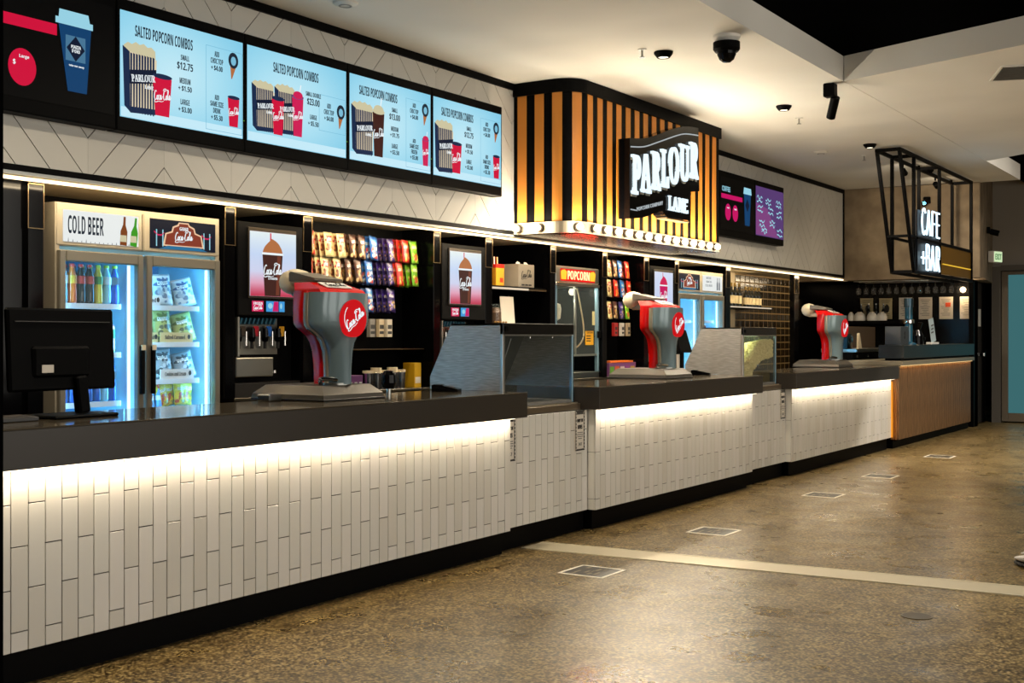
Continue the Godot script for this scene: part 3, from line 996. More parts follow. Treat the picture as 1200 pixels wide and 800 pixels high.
func menu_screens() -> void:
	var ink := em("art_ink")
	# 0: dark coffee screen
	var s := screen("dark menu screen with a navy paper coffee cup, nearest the black wall edge", 3.66, 4.6, "screen_black")
	flat("pink_bar", em("art_red"), rect(-0.47, 0.068, 0.09, 0.13), s)
	flat("price_disc", em("art_red"), ellipse(-0.125, -0.145, 0.085, 0.1, 28), s)
	text("menu_lettering", "Large", em("art_white"), Vector3(-0.115, -0.09, 0.106), 0.022, 0.06, s, sansb, 0.001)
	text("menu_lettering", "$", em("art_white"), Vector3(-0.175, -0.125, 0.106), 0.03, 0.016, s, sansb, 0.001)
	flat("cup_body", em("art_blue_cup"), [Vector2(0.160, -0.224), Vector2(0.285, -0.224), Vector2(0.315, 0.146), Vector2(0.100, 0.146)], s, 0.1046)
	flat("cup_lid", em("art_lid"), [Vector2(0.080, 0.141), Vector2(0.325, 0.141), Vector2(0.325, 0.176), Vector2(0.305, 0.176), Vector2(0.295, 0.221), Vector2(0.105, 0.221), Vector2(0.100, 0.176), Vector2(0.080, 0.176)], s, 0.1058)
	flat("cup_label", em("label_blue", col(70, 116, 148), 1.0), rect(0.145, -0.054, 0.275, 0.086), s, 0.1058)
	flat("label_diamond", em("art_navy_dark"), [Vector2(0.210, -0.054), Vector2(0.270, 0.016), Vector2(0.210, 0.086), Vector2(0.150, 0.016)], s, 0.107)
	text("label_lettering", "PIAZZA", em("art_white"), Vector3(0.211, 0.026, 0.1092), 0.018, 0.064, s, sansb, 0.001)
	text("label_lettering", "D'ORO", em("art_white"), Vector3(0.21, 0.003, 0.1092), 0.018, 0.052, s, sansb, 0.001)
	text("label_lettering", "take me away", em("art_white"), Vector3(0.216, -0.08, 0.107), 0.015, 0.1, s, sansb, 0.001)
	var lay := [
		{"x0": 4.648, "x1": 5.618, "l": "pale blue menu screen with one red cup, next to the dark coffee screen", "k": 1},
		{"x0": 5.66, "x1": 6.63, "l": "pale blue menu screen showing two popcorn boxes and two drinks", "k": 2},
		{"x0": 6.672, "x1": 7.635, "l": "pale blue menu screen showing a popcorn box and a dark frozen drink", "k": 3},
		{"x0": 7.677, "x1": 8.638, "l": "pale blue menu screen with one red cup, beside the striped box", "k": 4},
	]
	for d in lay:
		s = screen(d.l, d.x0, d.x1, "screen_blue")
		flat("screen_floor", em("screen_pale"), rect(-0.48, -0.306, 0.48, -0.25), s, 0.1033, 0.0002)
		text("menu_title", "SALTED POPCORN COMBOS", ink, Vector3(-0.16 if d.k != 2 else -0.03, 0.208, 0.1056), 0.066, 0.44, s, sansb, 0.0012)
		var k: int = d.k
		if k == 1 or k == 4:
			art_popcorn(s, -0.47, -0.275, 0.25, 0.41)
			art_cup(s, -0.18, -0.265, 0.145, 0.255, "art_red")
			lines(s, [["SMALL", 0.032], ["$12.75", 0.05, 1, 0.035], ["MEDIUM", 0.034], ["+ $1.50", 0.036, 1, 0.035], ["LARGE", 0.034], ["+ $3.00", 0.036]], 0.0, 0.135, 0.012, ink, 0.42)
			lines(s, [["ADD", 0.034], ["CHOC TOP", 0.034], ["+ $4.00", 0.036, 1, 0.14], ["ADD", 0.032], ["SAME SIZE", 0.032], ["DRINK", 0.032], ["+ $5.30", 0.036]], 0.26, 0.21, 0.01, ink, 0.38)
			art_cone(s, 0.4, 0.06, 0.085, 0.17)
			art_cup(s, 0.4, -0.245, 0.1, 0.2, "art_red")
		elif k == 2:
			art_popcorn(s, -0.45, -0.235, 0.21, 0.33)
			art_popcorn(s, -0.24, -0.225, 0.2, 0.33)
			art_cup(s, -0.21, -0.24, 0.115, 0.26, "art_red", "art_navy", false, 0.1085)
			art_cup(s, -0.02, -0.225, 0.11, 0.29, "art_pink", "art_plum", true, 0.1085)
			lines(s, [["SMALL DOUBLE", 0.03], ["$23.00", 0.05, 1, 0.05], ["LARGE", 0.032], ["+ $5.50", 0.036]], 0.14, 0.1, 0.012, ink, 0.42)
			lines(s, [["ADD", 0.034], ["CHOC TOP", 0.034], ["+ $4.00", 0.036]], 0.3, 0.05, 0.01, ink, 0.38)
			art_cone(s, 0.425, -0.11, 0.085, 0.17)
		else:
			art_popcorn(s, -0.47, -0.26, 0.25, 0.38)
			art_cup(s, -0.165, -0.255, 0.135, 0.36, "art_cola", "art_corn", true)
			lines(s, [["SMALL", 0.032], ["$13.00", 0.05, 1, 0.035], ["MEDIUM", 0.034], ["+ $1.75", 0.036, 1, 0.035], ["LARGE", 0.034], ["+ $3.50", 0.036]], 0.03, 0.135, 0.012, ink, 0.42)
			lines(s, [["ADD", 0.034], ["CHOC TOP", 0.034], ["+ $4.00", 0.036, 1, 0.14], ["ADD", 0.032], ["SAME SIZE", 0.032], ["FROZEN", 0.032], ["+ $5.00", 0.036]], 0.27, 0.21, 0.01, ink, 0.38)
			art_cone(s, 0.41, 0.06, 0.085, 0.17)
			art_cup(s, 0.41, -0.255, 0.085, 0.22, "art_pink", "art_plum", true)
		for q in ([[0.17, -0.29, 0.475, 0.235]] if k != 2 else [[0.2, -0.15, 0.475, 0.1]]):
			for e in [rect(q[0], q[1], q[2], q[1] + 0.003), rect(q[0], q[3], q[2], q[3] + 0.003), rect(q[0], q[1], q[0] + 0.003, q[3]), rect(q[2], q[1], q[2] + 0.003, q[3])]:
				flat("card_line", em("art_line"), e, s, 0.1031, 0.0008)
		box("status_light", em("status_glow", Color(0.5, 0.8, 0.2), 0.8), Vector3(0.498, -0.19, 0.1), Vector3(0.005, 0.005, 0.004), s)
	# right of the striped box
	s = screen("dark screen strip half hidden behind the striped box", 12.42, 13.25, "screen_black")
	s = screen("dark menu screen with a blue coffee cup and two pink discs", 13.3, 14.37, "screen_black")
	text("menu_lettering", "COFFEE", em("art_lid"), Vector3(-0.36, 0.17, 0.1056), 0.06, 0.24, s, sansb, 0.001)
	flat("pink_bar", em("art_magenta"), rect(-0.5, 0.055, 0.14, 0.11), s)
	flat("price_disc", em("art_magenta"), ellipse(-0.3, -0.1, 0.085, 0.1, 24), s)
	flat("price_disc", em("art_magenta"), ellipse(-0.08, -0.1, 0.085, 0.1, 24), s)
	text("menu_lettering", "Large", em("art_white"), Vector3(-0.3, -0.05, 0.1056), 0.022, 0.07, s, sansb, 0.001)
	text("menu_lettering", "Small", em("art_white"), Vector3(-0.08, -0.05, 0.1056), 0.022, 0.07, s, sansb, 0.001)
	flat("cup_body", em("art_blue_cup"), [Vector2(0.22, -0.22), Vector2(0.37, -0.22), Vector2(0.41, 0.17), Vector2(0.19, 0.17)], s, 0.1046)
	flat("cup_lid", em("art_lid"), [Vector2(0.17, 0.165), Vector2(0.43, 0.165), Vector2(0.41, 0.245), Vector2(0.19, 0.245)], s, 0.1058)
	flat("cup_label", em("art_navy_dark"), [Vector2(0.295, -0.05), Vector2(0.36, 0.03), Vector2(0.295, 0.11), Vector2(0.23, 0.03)], s, 0.1058)
	s = screen("purple menu screen with pale handwritten words, last in the row", 14.42, 15.38, "art_purple")
	flat("plum_field", em("art_plum"), [Vector2(-0.48, -0.3), Vector2(0.3, -0.3), Vector2(-0.1, 0.05), Vector2(-0.48, 0.1)], s, 0.1031, 0.0004)
	rng.seed = 31
	for p in [[-0.36, 0.18], [-0.06, 0.17], [0.3, 0.17], [-0.34, 0.06], [0.02, 0.06], [0.32, 0.03], [-0.28, -0.12], [0.08, -0.1], [0.34, -0.2], [-0.2, -0.2]]:
		for r in 2:
			var pts := []
			for i in 6:
				pts.append(Vector2(p[0] - 0.09 + i * 0.036, p[1] - r * 0.055 + rng.randf_range(-0.02, 0.024)))
			var sm := smooth_pts(pts, 4)
			var band := sm.duplicate()
			for i in sm.size():
				band.append(sm[sm.size() - 1 - i] - Vector2(0.004, 0.016))
			flat("chalk_word", em("art_lid"), band, s, 0.104)

# ------------------------------------------------------------------ counters
func tile_face(root: Node3D, x0: float, x1: float, y0: float, y1: float, z: float, origin := 2.96) -> void:
	var pw := 0.0795
	var ph := 0.342
	var joint := 0.0042
	var k := int(floor((x0 - origin) / pw))
	while origin + k * pw < x1 - 0.004:
		var a := maxf(origin + k * pw, x0)
		var b := minf(origin + (k + 1) * pw, x1)
		if b - a > 0.006:
			var jy := 0.226 + (0.0 if posmod(k, 2) == 0 else 0.171) - ph * 2
			while jy < y1:
				var lo := maxf(jy, y0)
				var hi := minf(jy + ph, y1)
				if hi - lo > 0.006:
					var m := mt(["tile_white", "tile_white", "tile_white_b", "tile_white_c"][rng.randi() % 4])
					box("tile", m, Vector3((a + b) / 2.0, (lo + hi) / 2.0, z + 0.003 + 0.0004 * (rng.randi() % 3)), Vector3(b - a - joint, hi - lo - joint, 0.008), root, 0.0012)
				jy += ph
		k += 1

func counter(label: String, x0: float, x1: float, tx0: float, tx1: float, closed_left: bool) -> Node3D:
	var t := thing("counter", label, "counter", Vector3.ZERO, 0.0, "tiled service counters")
	span("carcass", mt("grout"), Vector3(tx0 + 0.008, 0.145, -4.93), Vector3(tx1 - 0.004, 0.886, -4.326), t)
	span("kickboard", mt("black"), Vector3(tx0 + 0.03, 0, -4.9), Vector3(tx1 - 0.03, 0.145, -4.365), t)
	tile_face(t, tx0, tx1, 0.146, 0.884, -4.325)
	if closed_left:
		var y := 0.146
		for hi in [0.226, 0.568, 0.884]:
			for q in [[-4.41, -4.328], [-4.52, -4.412], [-4.66, -4.522], [-4.92, -4.662]]:
				box("tile", mt("tile_white"), Vector3(tx0 + 0.003, (y + hi) / 2.0, (q[0] + q[1]) / 2.0), Vector3(0.008, hi - y - 0.003, q[1] - q[0] - 0.001), t, 0.001)
			y = hi
	span("fascia", mt("fascia"), Vector3(x0, 0.886, -4.95), Vector3(x1, 1.043, -4.24), t, 0.002)
	span("top_slab", mt("stone_top"), Vector3(x0, 1.043, -4.95), Vector3(x1, 1.05, -4.24), t, 0.001)
	span("led_strip", em("counter_led", Color(1.0, 0.94, 0.82), 4.0), Vector3(tx0 + 0.02, 0.88, -4.285), Vector3(tx1 - 0.02, 0.886, -4.27), t)
	var n := int(ceil((tx1 - tx0) / 1.8))
	var l := (tx1 - tx0) / n
	for i in n:
		area("under_counter_light", Vector3(tx0 + l * (i + 0.5), 0.876, -4.277), Vector2(l - 0.03, 0.012), Vector3(0, -1, -0.25), 0.42 * l / 1.5, Color(1.0, 0.92, 0.79), t)
	return t

func counter_link(label: String, x0: float, x1: float) -> Node3D:
	var t := thing("counter_link", label, "counter", Vector3.ZERO, 0.0, "recessed counter links")
	span("carcass", mt("grout"), Vector3(x0, 0.145, -4.95), Vector3(x1, 0.884, -4.39), t)
	span("kickboard", mt("black"), Vector3(x0, 0, -4.9), Vector3(x1, 0.145, -4.42), t)
	tile_face(t, x0, x1, 0.146, 0.882, -4.389)
	span("sill", mt("sill", Color(0.42, 0.37, 0.3), 0.35, 0.4), Vector3(x0 + 0.078, 0.885, -4.95), Vector3(x1 - 0.078, 0.93, -4.395), t, 0.003)
	span("sill_lip", mt("lip2", Color(0.7, 0.66, 0.58), 0.3, 0.6), Vector3(x0 + 0.078, 0.926, -4.43), Vector3(x1 - 0.078, 0.938, -4.42), t)
	return t

func notice(label: String, x: float, y: float, z: float, w: float, h: float) -> void:
	var t := thing("movie_notice", label, "sign", Vector3(x, y, z), 0.0, "notices on the counter links")
	box("plate", mt("paper"), Vector3(0, 0, 0.003), Vector3(w, h, 0.006), t)
	for q in [[-1, 0], [1, 0], [0, -1], [0, 1]]:
		var sz := Vector3(0.012, h, 0.002) if q[0] else Vector3(w, 0.012, 0.002)
		box("border", mt("ink"), Vector3(q[0] * (w / 2 - 0.006), q[1] * (h / 2 - 0.006), 0.007), sz, t)
	for i in 12:
		for sx in [-1, 1]:
			box("border_dash", mt("paper"), Vector3(sx * (w / 2 - 0.006), -h / 2 + (i + 0.5) * h / 12.0, 0.0082), Vector3(0.006, h / 34.0, 0.0006), t)
	box("band", mt("ink"), Vector3(0, h / 2 - 0.018, 0.007), Vector3(w * 0.7, 0.022, 0.002), t)
	text("notice_lettering", "ENJOY THE", mt("ink"), Vector3(0, h * 0.24, 0.007), h * 0.1, w * 0.66, t, sansb)
	text("notice_lettering", "MOVIES", mt("ink"), Vector3(0, h * 0.09, 0.007), h * 0.1, w * 0.5, t, sansb)
	for i in 4:
		box("small_print", mt("grey_ink", Color(0.3, 0.3, 0.3), 0.7), Vector3(0, -h * (0.05 + 0.05 * i), 0.0065), Vector3(w * [0.6, 0.66, 0.6, 0.4][i], h * 0.018, 0.001), t)
	text("notice_lettering", "347", mt("grey_ink"), Vector3(0, -h * 0.34, 0.007), h * 0.08, w * 0.4, t, sans)

func counters() -> void:
	rng.seed = 5
	counter("long white tiled counter nearest the camera with a lit top edge", 2.4, 6.69, 2.4, 6.605, false)
	counter("white tiled counter in the middle below the second soda tower", 7.66, 10.82, 7.74, 10.755, true)
	counter("white tiled counter below the farthest soda tower, next to the timber bar", 11.72, 15.42, 11.8, 15.33, true)
	counter_link("recessed white tiled counter section under the empty glass cabinet", 6.615, 7.735)
	counter_link("recessed white tiled counter section under the popcorn filled glass cabinet", 10.765, 11.795)
	notice("framed movie notice half hidden behind the end of the near counter", 6.682, 0.735, -4.38, 0.13, 0.29)
	notice("framed movie notice on the tiles beside the middle counter's end", 7.61, 0.735, -4.38, 0.13, 0.29)
	notice("framed movie notice beside the farthest tiled counter", 11.7, 0.735, -4.38, 0.13, 0.29)
	cabinet("glass fronted steel warming cabinet, empty, between the first two counters", 6.71, 7.64, false)
	cabinet("glass fronted steel warming cabinet holding popcorn", 10.84, 11.7, true)

func cabinet(label: String, x0: float, x1: float, corn: bool) -> void:
	var t := thing("warming_cabinet", label, "cabinet", Vector3(x0, 0.938, -4.45), 0.0, "warming cabinets")
	var w := x1 - x0
	var st := brushed()
	var al := mt("aluminium")
	# side profile in z, y: upright front, slanting back
	var prof := [Vector2(0, 0.112), Vector2(0, 0.562), Vector2(-0.42, 0.562), Vector2(-0.6, 0.2), Vector2(-0.6, 0.112)]
	side_prism("side_panel", st, prof, 0.0, 0.012, Vector3.ZERO, t)
	side_prism("side_panel", st if not corn else glass("cab_glass", Color(0.7, 0.85, 0.8, 0.06)), prof, w - 0.012, w, Vector3.ZERO, t)
	span("top_panel", st, Vector3(0, 0.55, -0.42), Vector3(w, 0.562, 0.0), t)
	span("top_band", mt("cab_band", Color(0.16, 0.155, 0.15), 0.25, 0.7), Vector3(0, 0.49, -0.02), Vector3(w, 0.565, 0.008), t, 0.003)
	span("corner_post", al, Vector3(-0.004, 0.0, -0.02), Vector3(0.024, 0.49, 0.006), t, 0.003)
	span("corner_post", mt("post_blue", Color(0.5, 0.62, 0.68), 0.2, 0.6), Vector3(w - 0.02, 0.0, -0.02), Vector3(w + 0.002, 0.49, 0.006), t, 0.003)
	span("glass_front", glass("cab_front", Color(0.6, 0.66, 0.64, 0.04)), Vector3(0.024, 0.02, -0.006), Vector3(w - 0.02, 0.49, 0.0), t)
	span("glass_bead", al, Vector3(0.024, 0.48, -0.004), Vector3(w - 0.02, 0.49, 0.007), t)
	span("base_tray", st, Vector3(0.0, 0.0, -0.48), Vector3(w, 0.02, 0.0), t)
	var bk := box("back_panel", mt("cab_back" if not corn else "cab_back_pale", Color(0.16, 0.15, 0.13) if not corn else Color(0.46, 0.58, 0.52), 0.4, 0.1), Vector3(w / 2, 0.33, -0.49), Vector3(w - 0.03, 0.46, 0.01), t)
	bk.rotation.x = 0.46
	box("latch", mt("black"), Vector3(0.03, 0.527, 0.012), Vector3(0.03, 0.03, 0.01), t)
	if not corn:
		tube("hinge_rod", al, [Vector3(0.04, 0.3, -0.02), Vector3(0.15, 0.46, -0.03)], 0.003, t, 6)
		for q in [0.42, 0.74]:
			cyl("bolt", mt("chrome"), Vector3(q * w, 0.465, -0.03), 0.006, 0.008, t, 8)
	else:
		span("inner_post", mt("brass", Color(0.42, 0.34, 0.12), 0.4, 0.5), Vector3(w * 0.5, 0.02, -0.3), Vector3(w * 0.58, 0.46, -0.28), t)
		span("inner_rail", mt("brass"), Vector3(w * 0.3, 0.1, -0.06), Vector3(w - 0.03, 0.14, -0.05), t)
		span("scoop_tray", mt("brass"), Vector3(w * 0.62, 0.02, -0.14), Vector3(w - 0.03, 0.1, -0.05), t)
		area("cabinet_light", Vector3(w / 2, 0.47, -0.2), Vector2(w * 0.8, 0.1), Vector3(0, -1, 0), 0.3, Color(0.96, 1.0, 0.82), t)
		span("lamp_strip", em("cab_lamp", Color(0.93, 1.0, 0.8), 1.5), Vector3(0.08, 0.478, -0.24), Vector3(w - 0.08, 0.488, -0.16), t)
		popcorn_heap(x0, w)

func brushed() -> StandardMaterial3D:
	if mats.has("brushed_steel"):
		return mats["brushed_steel"]
	var m := mt("brushed_steel", Color.WHITE, 0.45, 0.45)
	m.albedo_texture = noise_tex(0.05, [[0.0, Color(0.48, 0.475, 0.46)], [0.5, Color(0.57, 0.565, 0.55)], [1.0, Color(0.66, 0.655, 0.64)]], 256, FastNoiseLite.TYPE_SIMPLEX_SMOOTH, 3, 14)
	m.uv1_triplanar = true
	m.uv1_world_triplanar = true
	m.uv1_scale = Vector3(0.6, 8.0, 0.6)
	return m

func popcorn_heap(x0: float, w: float) -> void:
	var heap := MultiMeshInstance3D.new()
	heap.name = "popcorn"
	var mm := MultiMesh.new()
	mm.transform_format = MultiMesh.TRANSFORM_3D
	var st := start()
	var pts := []
	for k in 6:
		pts.append(Vector3(cos(k * 1.047) * (0.012 + 0.004 * (k % 2)), 0, sin(k * 1.047) * (0.012 + 0.004 * ((k + 1) % 2))))
	for k in 6:
		var j := (k + 1) % 6
		tri(st, pts[k], Vector3(0.002, 0.012, 0.001), pts[j])
		tri(st, pts[j], Vector3(0, -0.01, 0.002), pts[k])
	var m := st.commit()
	mm.mesh = m
	rng.seed = 77
	var list := []
	for i in 2600:
		var x := rng.randf_range(0.03, w - 0.035)
		var z := rng.randf_range(-0.42, -0.015)
		var a := x / w
		var edge := 0.02 + (0.2 + 0.22 * smoothstep(0.0, 0.62, a)) * clampf(1.0 - (z + 0.015) * -0.5, 0.0, 1.0)
		var y := edge - rng.randf() * rng.randf() * 0.05
		var limit := 0.53 - maxf(0.0, -0.4 - z)
		list.append(Transform3D(Basis.from_euler(Vector3(rng.randf() * 6, rng.randf() * 6, rng.randf() * 6)), Vector3(x, minf(y, limit), z)))
	for i in 1500:
		var x := rng.randf_range(0.03, w - 0.035)
		var a := x / w
		var top := 0.22 + 0.22 * smoothstep(0.0, 0.62, a)
		list.append(Transform3D(Basis.from_euler(Vector3(rng.randf() * 6, rng.randf() * 6, rng.randf() * 6)), Vector3(x, rng.randf_range(maxf(0.03, top - 0.16 - 0.1 * (1.0 - a)), top), rng.randf_range(-0.045, -0.018))))
	mm.instance_count = list.size()
	for i in list.size():
		mm.set_instance_transform(i, list[i])
	heap.multimesh = mm
	heap.material_override = mt("popcorn", Color(0.86, 0.82, 0.6), 0.8)
	heap.set_meta("kind", "stuff")
	heap.set_meta("label", "heap of pale yellow popcorn inside the glass cabinet")
	heap.set_meta("category", "popcorn")
	add_child(heap)
	heap.position = Vector3(x0, 0.938, -4.45)

# ------------------------------------------------------------------ niches behind the counter
func niches() -> void:
	var pn := 1
	var w2 := struct("wall_niches")
	var gloss := mt("black_gloss")
	var edge := mt("bronze_edge", Color(0.5, 0.42, 0.3), 0.3, 0.8)
	for p in [[4.2, 4.3], [5.68, 5.77], [6.43, 6.52], [7.98, 8.07], [8.735, 8.84], [9.825, 9.92], [10.845, 10.94], [11.78, 11.885], [12.55, 12.64], [14.01, 14.145], [16.42, 16.59]]:
		var w := struct("column_%d" % pn)
		pn += 1
		span("pilaster", gloss, Vector3(p[0], 1.0 if p[0] > 5.0 and p[0] < 12.6 else 0.0, BACK if p[0] < 16 else -6.04), Vector3(p[1], 2.299, -5.97), w, 0.002)
		for x in [p[0], p[1]]:
			span("pilaster_edge", edge, Vector3(x - 0.002, 2.02, -5.9705), Vector3(x + 0.002, 2.27, -5.966), w)
		span("pilaster_edge", edge, Vector3(p[0], 2.268, -5.9705), Vector3(p[1], 2.275, -5.964), w)
		span("pilaster_edge", edge, Vector3(p[0], 2.02, -5.9705), Vector3(p[1], 2.024, -5.966), w)
	span("niche_panel", gloss, Vector3(2.372, 0, -6.2), Vector3(4.2, 2.3, -6.0), w2)
	for p in [[6.52, 7.98], [10.94, 11.78]]:
		span("niche_panel", mt("black"), Vector3(p[0], 1.02, BACK), Vector3(p[1], 2.29, -6.3), struct("wall_rack_%d" % int(p[0])))
	var b := thing("back_bench", "dark back bench running below the snack racks and machines", "bench", Vector3(0, 0, 0))
	span("cabinet_body", mt("black"), Vector3(5.78, 0.0, -6.6), Vector3(12.6, 0.98, -5.98), b)
	span("bench_top", mt("bench_top", Color(0.3, 0.28, 0.24), 0.2, 0.6), Vector3(5.77, 0.98, -6.6), Vector3(12.6, 1.0, -5.975), b, 0.002)
	fridge(4.4, "double door drinks fridge with a cold beer header at the near end", 1.26)
	fridge_stock()
	fridge(12.66, "double door drinks fridge beyond the second frozen drink poster, beside the wine shelf", 1.33, true)
	frozen(5.79, 6.42, "frozen drink machine with a cola poster and three small flavour cards", 3, false)
	frozen(8.085, 8.725, "frozen drink machine with a cola poster behind the empty cabinet", 2, false)
	frozen(11.9, 12.54, "frozen drink machine with a pink drink poster behind the middle soda tower", 2, true)
	snacks()
	shelf_goods()
	popcorn_machine()
	wine_niche()

func fridge(x0: float, label: String, w: float, far := false) -> void:
	var t := thing("display_fridge", label, "fridge", Vector3(x0, 0, -6.0), 0.0, "display fridges")
	var skin := mt("fridge_skin", Color(0.66, 0.62, 0.54), 0.42, 0.1)
	var fr := mt("fridge_frame", Color(0.5, 0.48, 0.43), 0.35, 0.5)
	var liner := mt("fridge_liner", Color(0.68, 0.86, 0.92), 0.5)
	var dp := -0.58
	span("side_wall", skin, Vector3(0, 0.1, dp), Vector3(0.03, 2.17, -0.005), t)
	span("side_wall", skin, Vector3(w - 0.03, 0.1, dp), Vector3(w, 2.17, -0.005), t)
	span("back_wall", mt("fridge_back", Color(0.14, 0.47, 0.62), 0.5), Vector3(0.03, 0.1, dp), Vector3(w - 0.03, 2.17, dp + 0.03), t)
	span("top_wall", skin, Vector3(0.0, 2.17, dp), Vector3(w, 2.19, -0.005), t)
	span("base", mt("black"), Vector3(0.02, 0.0, dp), Vector3(w - 0.02, 0.1, -0.03), t)
	span("inner_floor", liner, Vector3(0.03, 0.1, dp + 0.03), Vector3(w - 0.03, 0.14, -0.05), t)
	span("inner_roof", liner, Vector3(0.03, 1.92, dp + 0.03), Vector3(w - 0.03, 1.94, -0.05), t)
	span("divider", liner, Vector3(w / 2 - 0.015, 0.14, dp + 0.03), Vector3(w / 2 + 0.015, 1.92, -0.05), t)
	span("inner_side", liner, Vector3(w - 0.04, 0.14, dp + 0.03), Vector3(w - 0.03, 1.92, -0.05), t)
	span("inner_side", liner, Vector3(0.03, 0.14, dp + 0.03), Vector3(0.04, 1.92, -0.05), t)
	var hw := w / 2.0
	for i in 2:
		var a := i * hw
		# header light box
		span("header_frame", skin, Vector3(a + 0.004, 1.94, -0.05), Vector3(a + hw - 0.004, 2.19, 0.0), t, 0.008)
		var lit := span("header_sign", em("header_white", col(232, 236, 234), 1.0) if (i == 0) != far else em("header_night", col(16, 22, 38), 1.0), Vector3(a + 0.05, 1.965, 0.0), Vector3(a + hw - 0.04, 2.15, 0.004), t)
		lit.set_meta("label", "lit header sign")
		var cx := a + hw / 2 + 0.005
		if (i == 0) != far:
			if far:
				for q in 3:
					text("header_lettering", ["MOVIE", "SNACKS", "COLD BEER"][q], em("art_grey", col(90, 96, 104), 1.0), Vector3(cx - 0.12, 2.12 - q * 0.045, 0.006), 0.026, [0.14, 0.16, 0.2][q], t, sans, 0.001)
				for q in 2:
					prism("drawn_bottle", em("art_grey"), [Vector2(0, 0), Vector2(0.035, 0), Vector2(0.035, 0.08), Vector2(0.024, 0.11), Vector2(0.024, 0.15), Vector2(0.011, 0.15), Vector2(0.011, 0.11), Vector2(0, 0.08)], 0.004, 0.005, Vector3(cx + 0.12 + q * 0.06, 1.98, 0), t)
			else:
				text("header_lettering", "COLD BEER", em("art_ink"), Vector3(cx - 0.115, 2.066, 0.006), 0.105, 0.25, t, sansb, 0.001)
				for q in 2:
					var bm := em("beer_brown", col(122, 62, 22), 1.0) if q == 0 else em("beer_green", col(58, 150, 30), 1.0)
					var o := prism("drawn_bottle", bm, [Vector2(0, 0), Vector2(0.05, 0), Vector2(0.05, 0.085), Vector2(0.034, 0.125), Vector2(0.032, 0.175), Vector2(0.018, 0.175), Vector2(0.016, 0.125), Vector2(0, 0.085)], 0.004, 0.0055, Vector3(cx + 0.13 + q * 0.075, 1.968, 0), t)
					o.rotation.z = -0.06 + q * -0.06
					prism("drawn_label", em("art_corn"), rect(0.002, 0.02, 0.048, 0.06), 0.0056, 0.006, Vector3(cx + 0.13 + q * 0.075, 1.968, 0), t)
				rng.seed = 12
				for q in 16:
					var xx := cx - 0.24 + q * 0.031
					var hh := rng.randf_range(0.006, 0.026)
					prism("drawn_grass", em("art_grey", col(90, 96, 104), 1.0), [Vector2(xx, 1.966), Vector2(xx + 0.006, 1.966), Vector2(xx + 0.004, 1.966 + hh)], 0.004, 0.005, Vector3.ZERO, t)
		else:
			var brown := em("marquee_brown", col(132, 54, 36), 1.0)
			prism("drawn_marquee_edge", em("marquee_edge", col(236, 196, 160), 1.0), [Vector2(-0.17, -0.07), Vector2(0.17, -0.07), Vector2(0.15, 0.01), Vector2(0.1, 0.025), Vector2(0.09, 0.055), Vector2(0.05, 0.07), Vector2(0.04, 0.085), Vector2(-0.04, 0.085), Vector2(-0.05, 0.07), Vector2(-0.09, 0.055), Vector2(-0.1, 0.025), Vector2(-0.15, 0.01)], 0.004, 0.0045, Vector3(cx, 2.055, 0), t)
			prism("drawn_marquee", brown, [Vector2(-0.155, -0.062), Vector2(0.155, -0.062), Vector2(0.14, 0.004), Vector2(0.09, 0.018), Vector2(0.08, 0.048), Vector2(0.04, 0.062), Vector2(0.035, 0.077), Vector2(-0.035, 0.077), Vector2(-0.04, 0.062), Vector2(-0.08, 0.048), Vector2(-0.09, 0.018), Vector2(-0.14, 0.004)], 0.0045, 0.0052, Vector3(cx, 2.055, 0), t)
			script("drawn_script", em("art_white"), Vector3(cx, 2.05, 0.0053), 0.15, t, 0.05, 0.001, 1.6)
			text("header_lettering", "GRAB", em("art_white"), Vector3(cx, 2.1, 0.006), 0.022, 0.07, t, sansb, 0.001)
			prism("drawn_carpet", em("carpet_blue", col(40, 110, 150), 1.0), [Vector2(-0.2, -0.09), Vector2(0.2, -0.09), Vector2(0.13, -0.068), Vector2(-0.13, -0.068)], 0.004, 0.005, Vector3(cx, 2.055, 0), t)
			for q in [-0.22, -0.17, 0.17, 0.22]:
				prism("drawn_post", em("art_lid"), rect(q - 0.004, -0.075, q + 0.004, 0.03), 0.004, 0.005, Vector3(cx, 2.055, 0), t)
			for q in [-0.22, 0.17]:
				var rope := [Vector2(q - 0.02, 0.02), Vector2(q + 0.01, 0.0), Vector2(q + 0.04, 0.0), Vector2(q + 0.06, 0.015), Vector2(q + 0.06, 0.007), Vector2(q + 0.04, -0.009), Vector2(q + 0.01, -0.009), Vector2(q - 0.02, 0.012)]
				prism("drawn_rope", em("art_pink"), rope, 0.004, 0.005, Vector3(cx, 2.055, 0), t)
		# door
		var d := Node3D.new()
		d.name = "door"
		t.add_child(d, true)
		var l := a + 0.012
		var r := a + hw - 0.012
		span("door_stile", fr, Vector3(l, 0.12, -0.02), Vector3(l + 0.045, 1.915, 0.022), d, 0.006)
		span("door_stile", fr, Vector3(r - 0.045, 0.12, -0.02), Vector3(r, 1.915, 0.022), d, 0.006)
		span("door_rail", fr, Vector3(l + 0.045, 1.85, -0.02), Vector3(r - 0.045, 1.915, 0.022), d, 0.006)
		span("door_rail", fr, Vector3(l + 0.045, 0.12, -0.02), Vector3(r - 0.045, 0.2, 0.022), d, 0.006)
		span("door_glass", glass("fridge_glass", Color(0.7, 0.9, 1.0, 0.04)), Vector3(l + 0.045, 0.2, 0.0), Vector3(r - 0.045, 1.85, 0.004), d)
		var hx := r - 0.03 if i == 0 else l + 0.03
		span("handle", mt("black"), Vector3(hx - 0.015, 1.06, 0.03), Vector3(hx + 0.015, 1.36, 0.055), d, 0.006)
		span("handle_cap", mt("cream"), Vector3(hx - 0.014, 1.33, 0.045), Vector3(hx + 0.014, 1.362, 0.058), d)
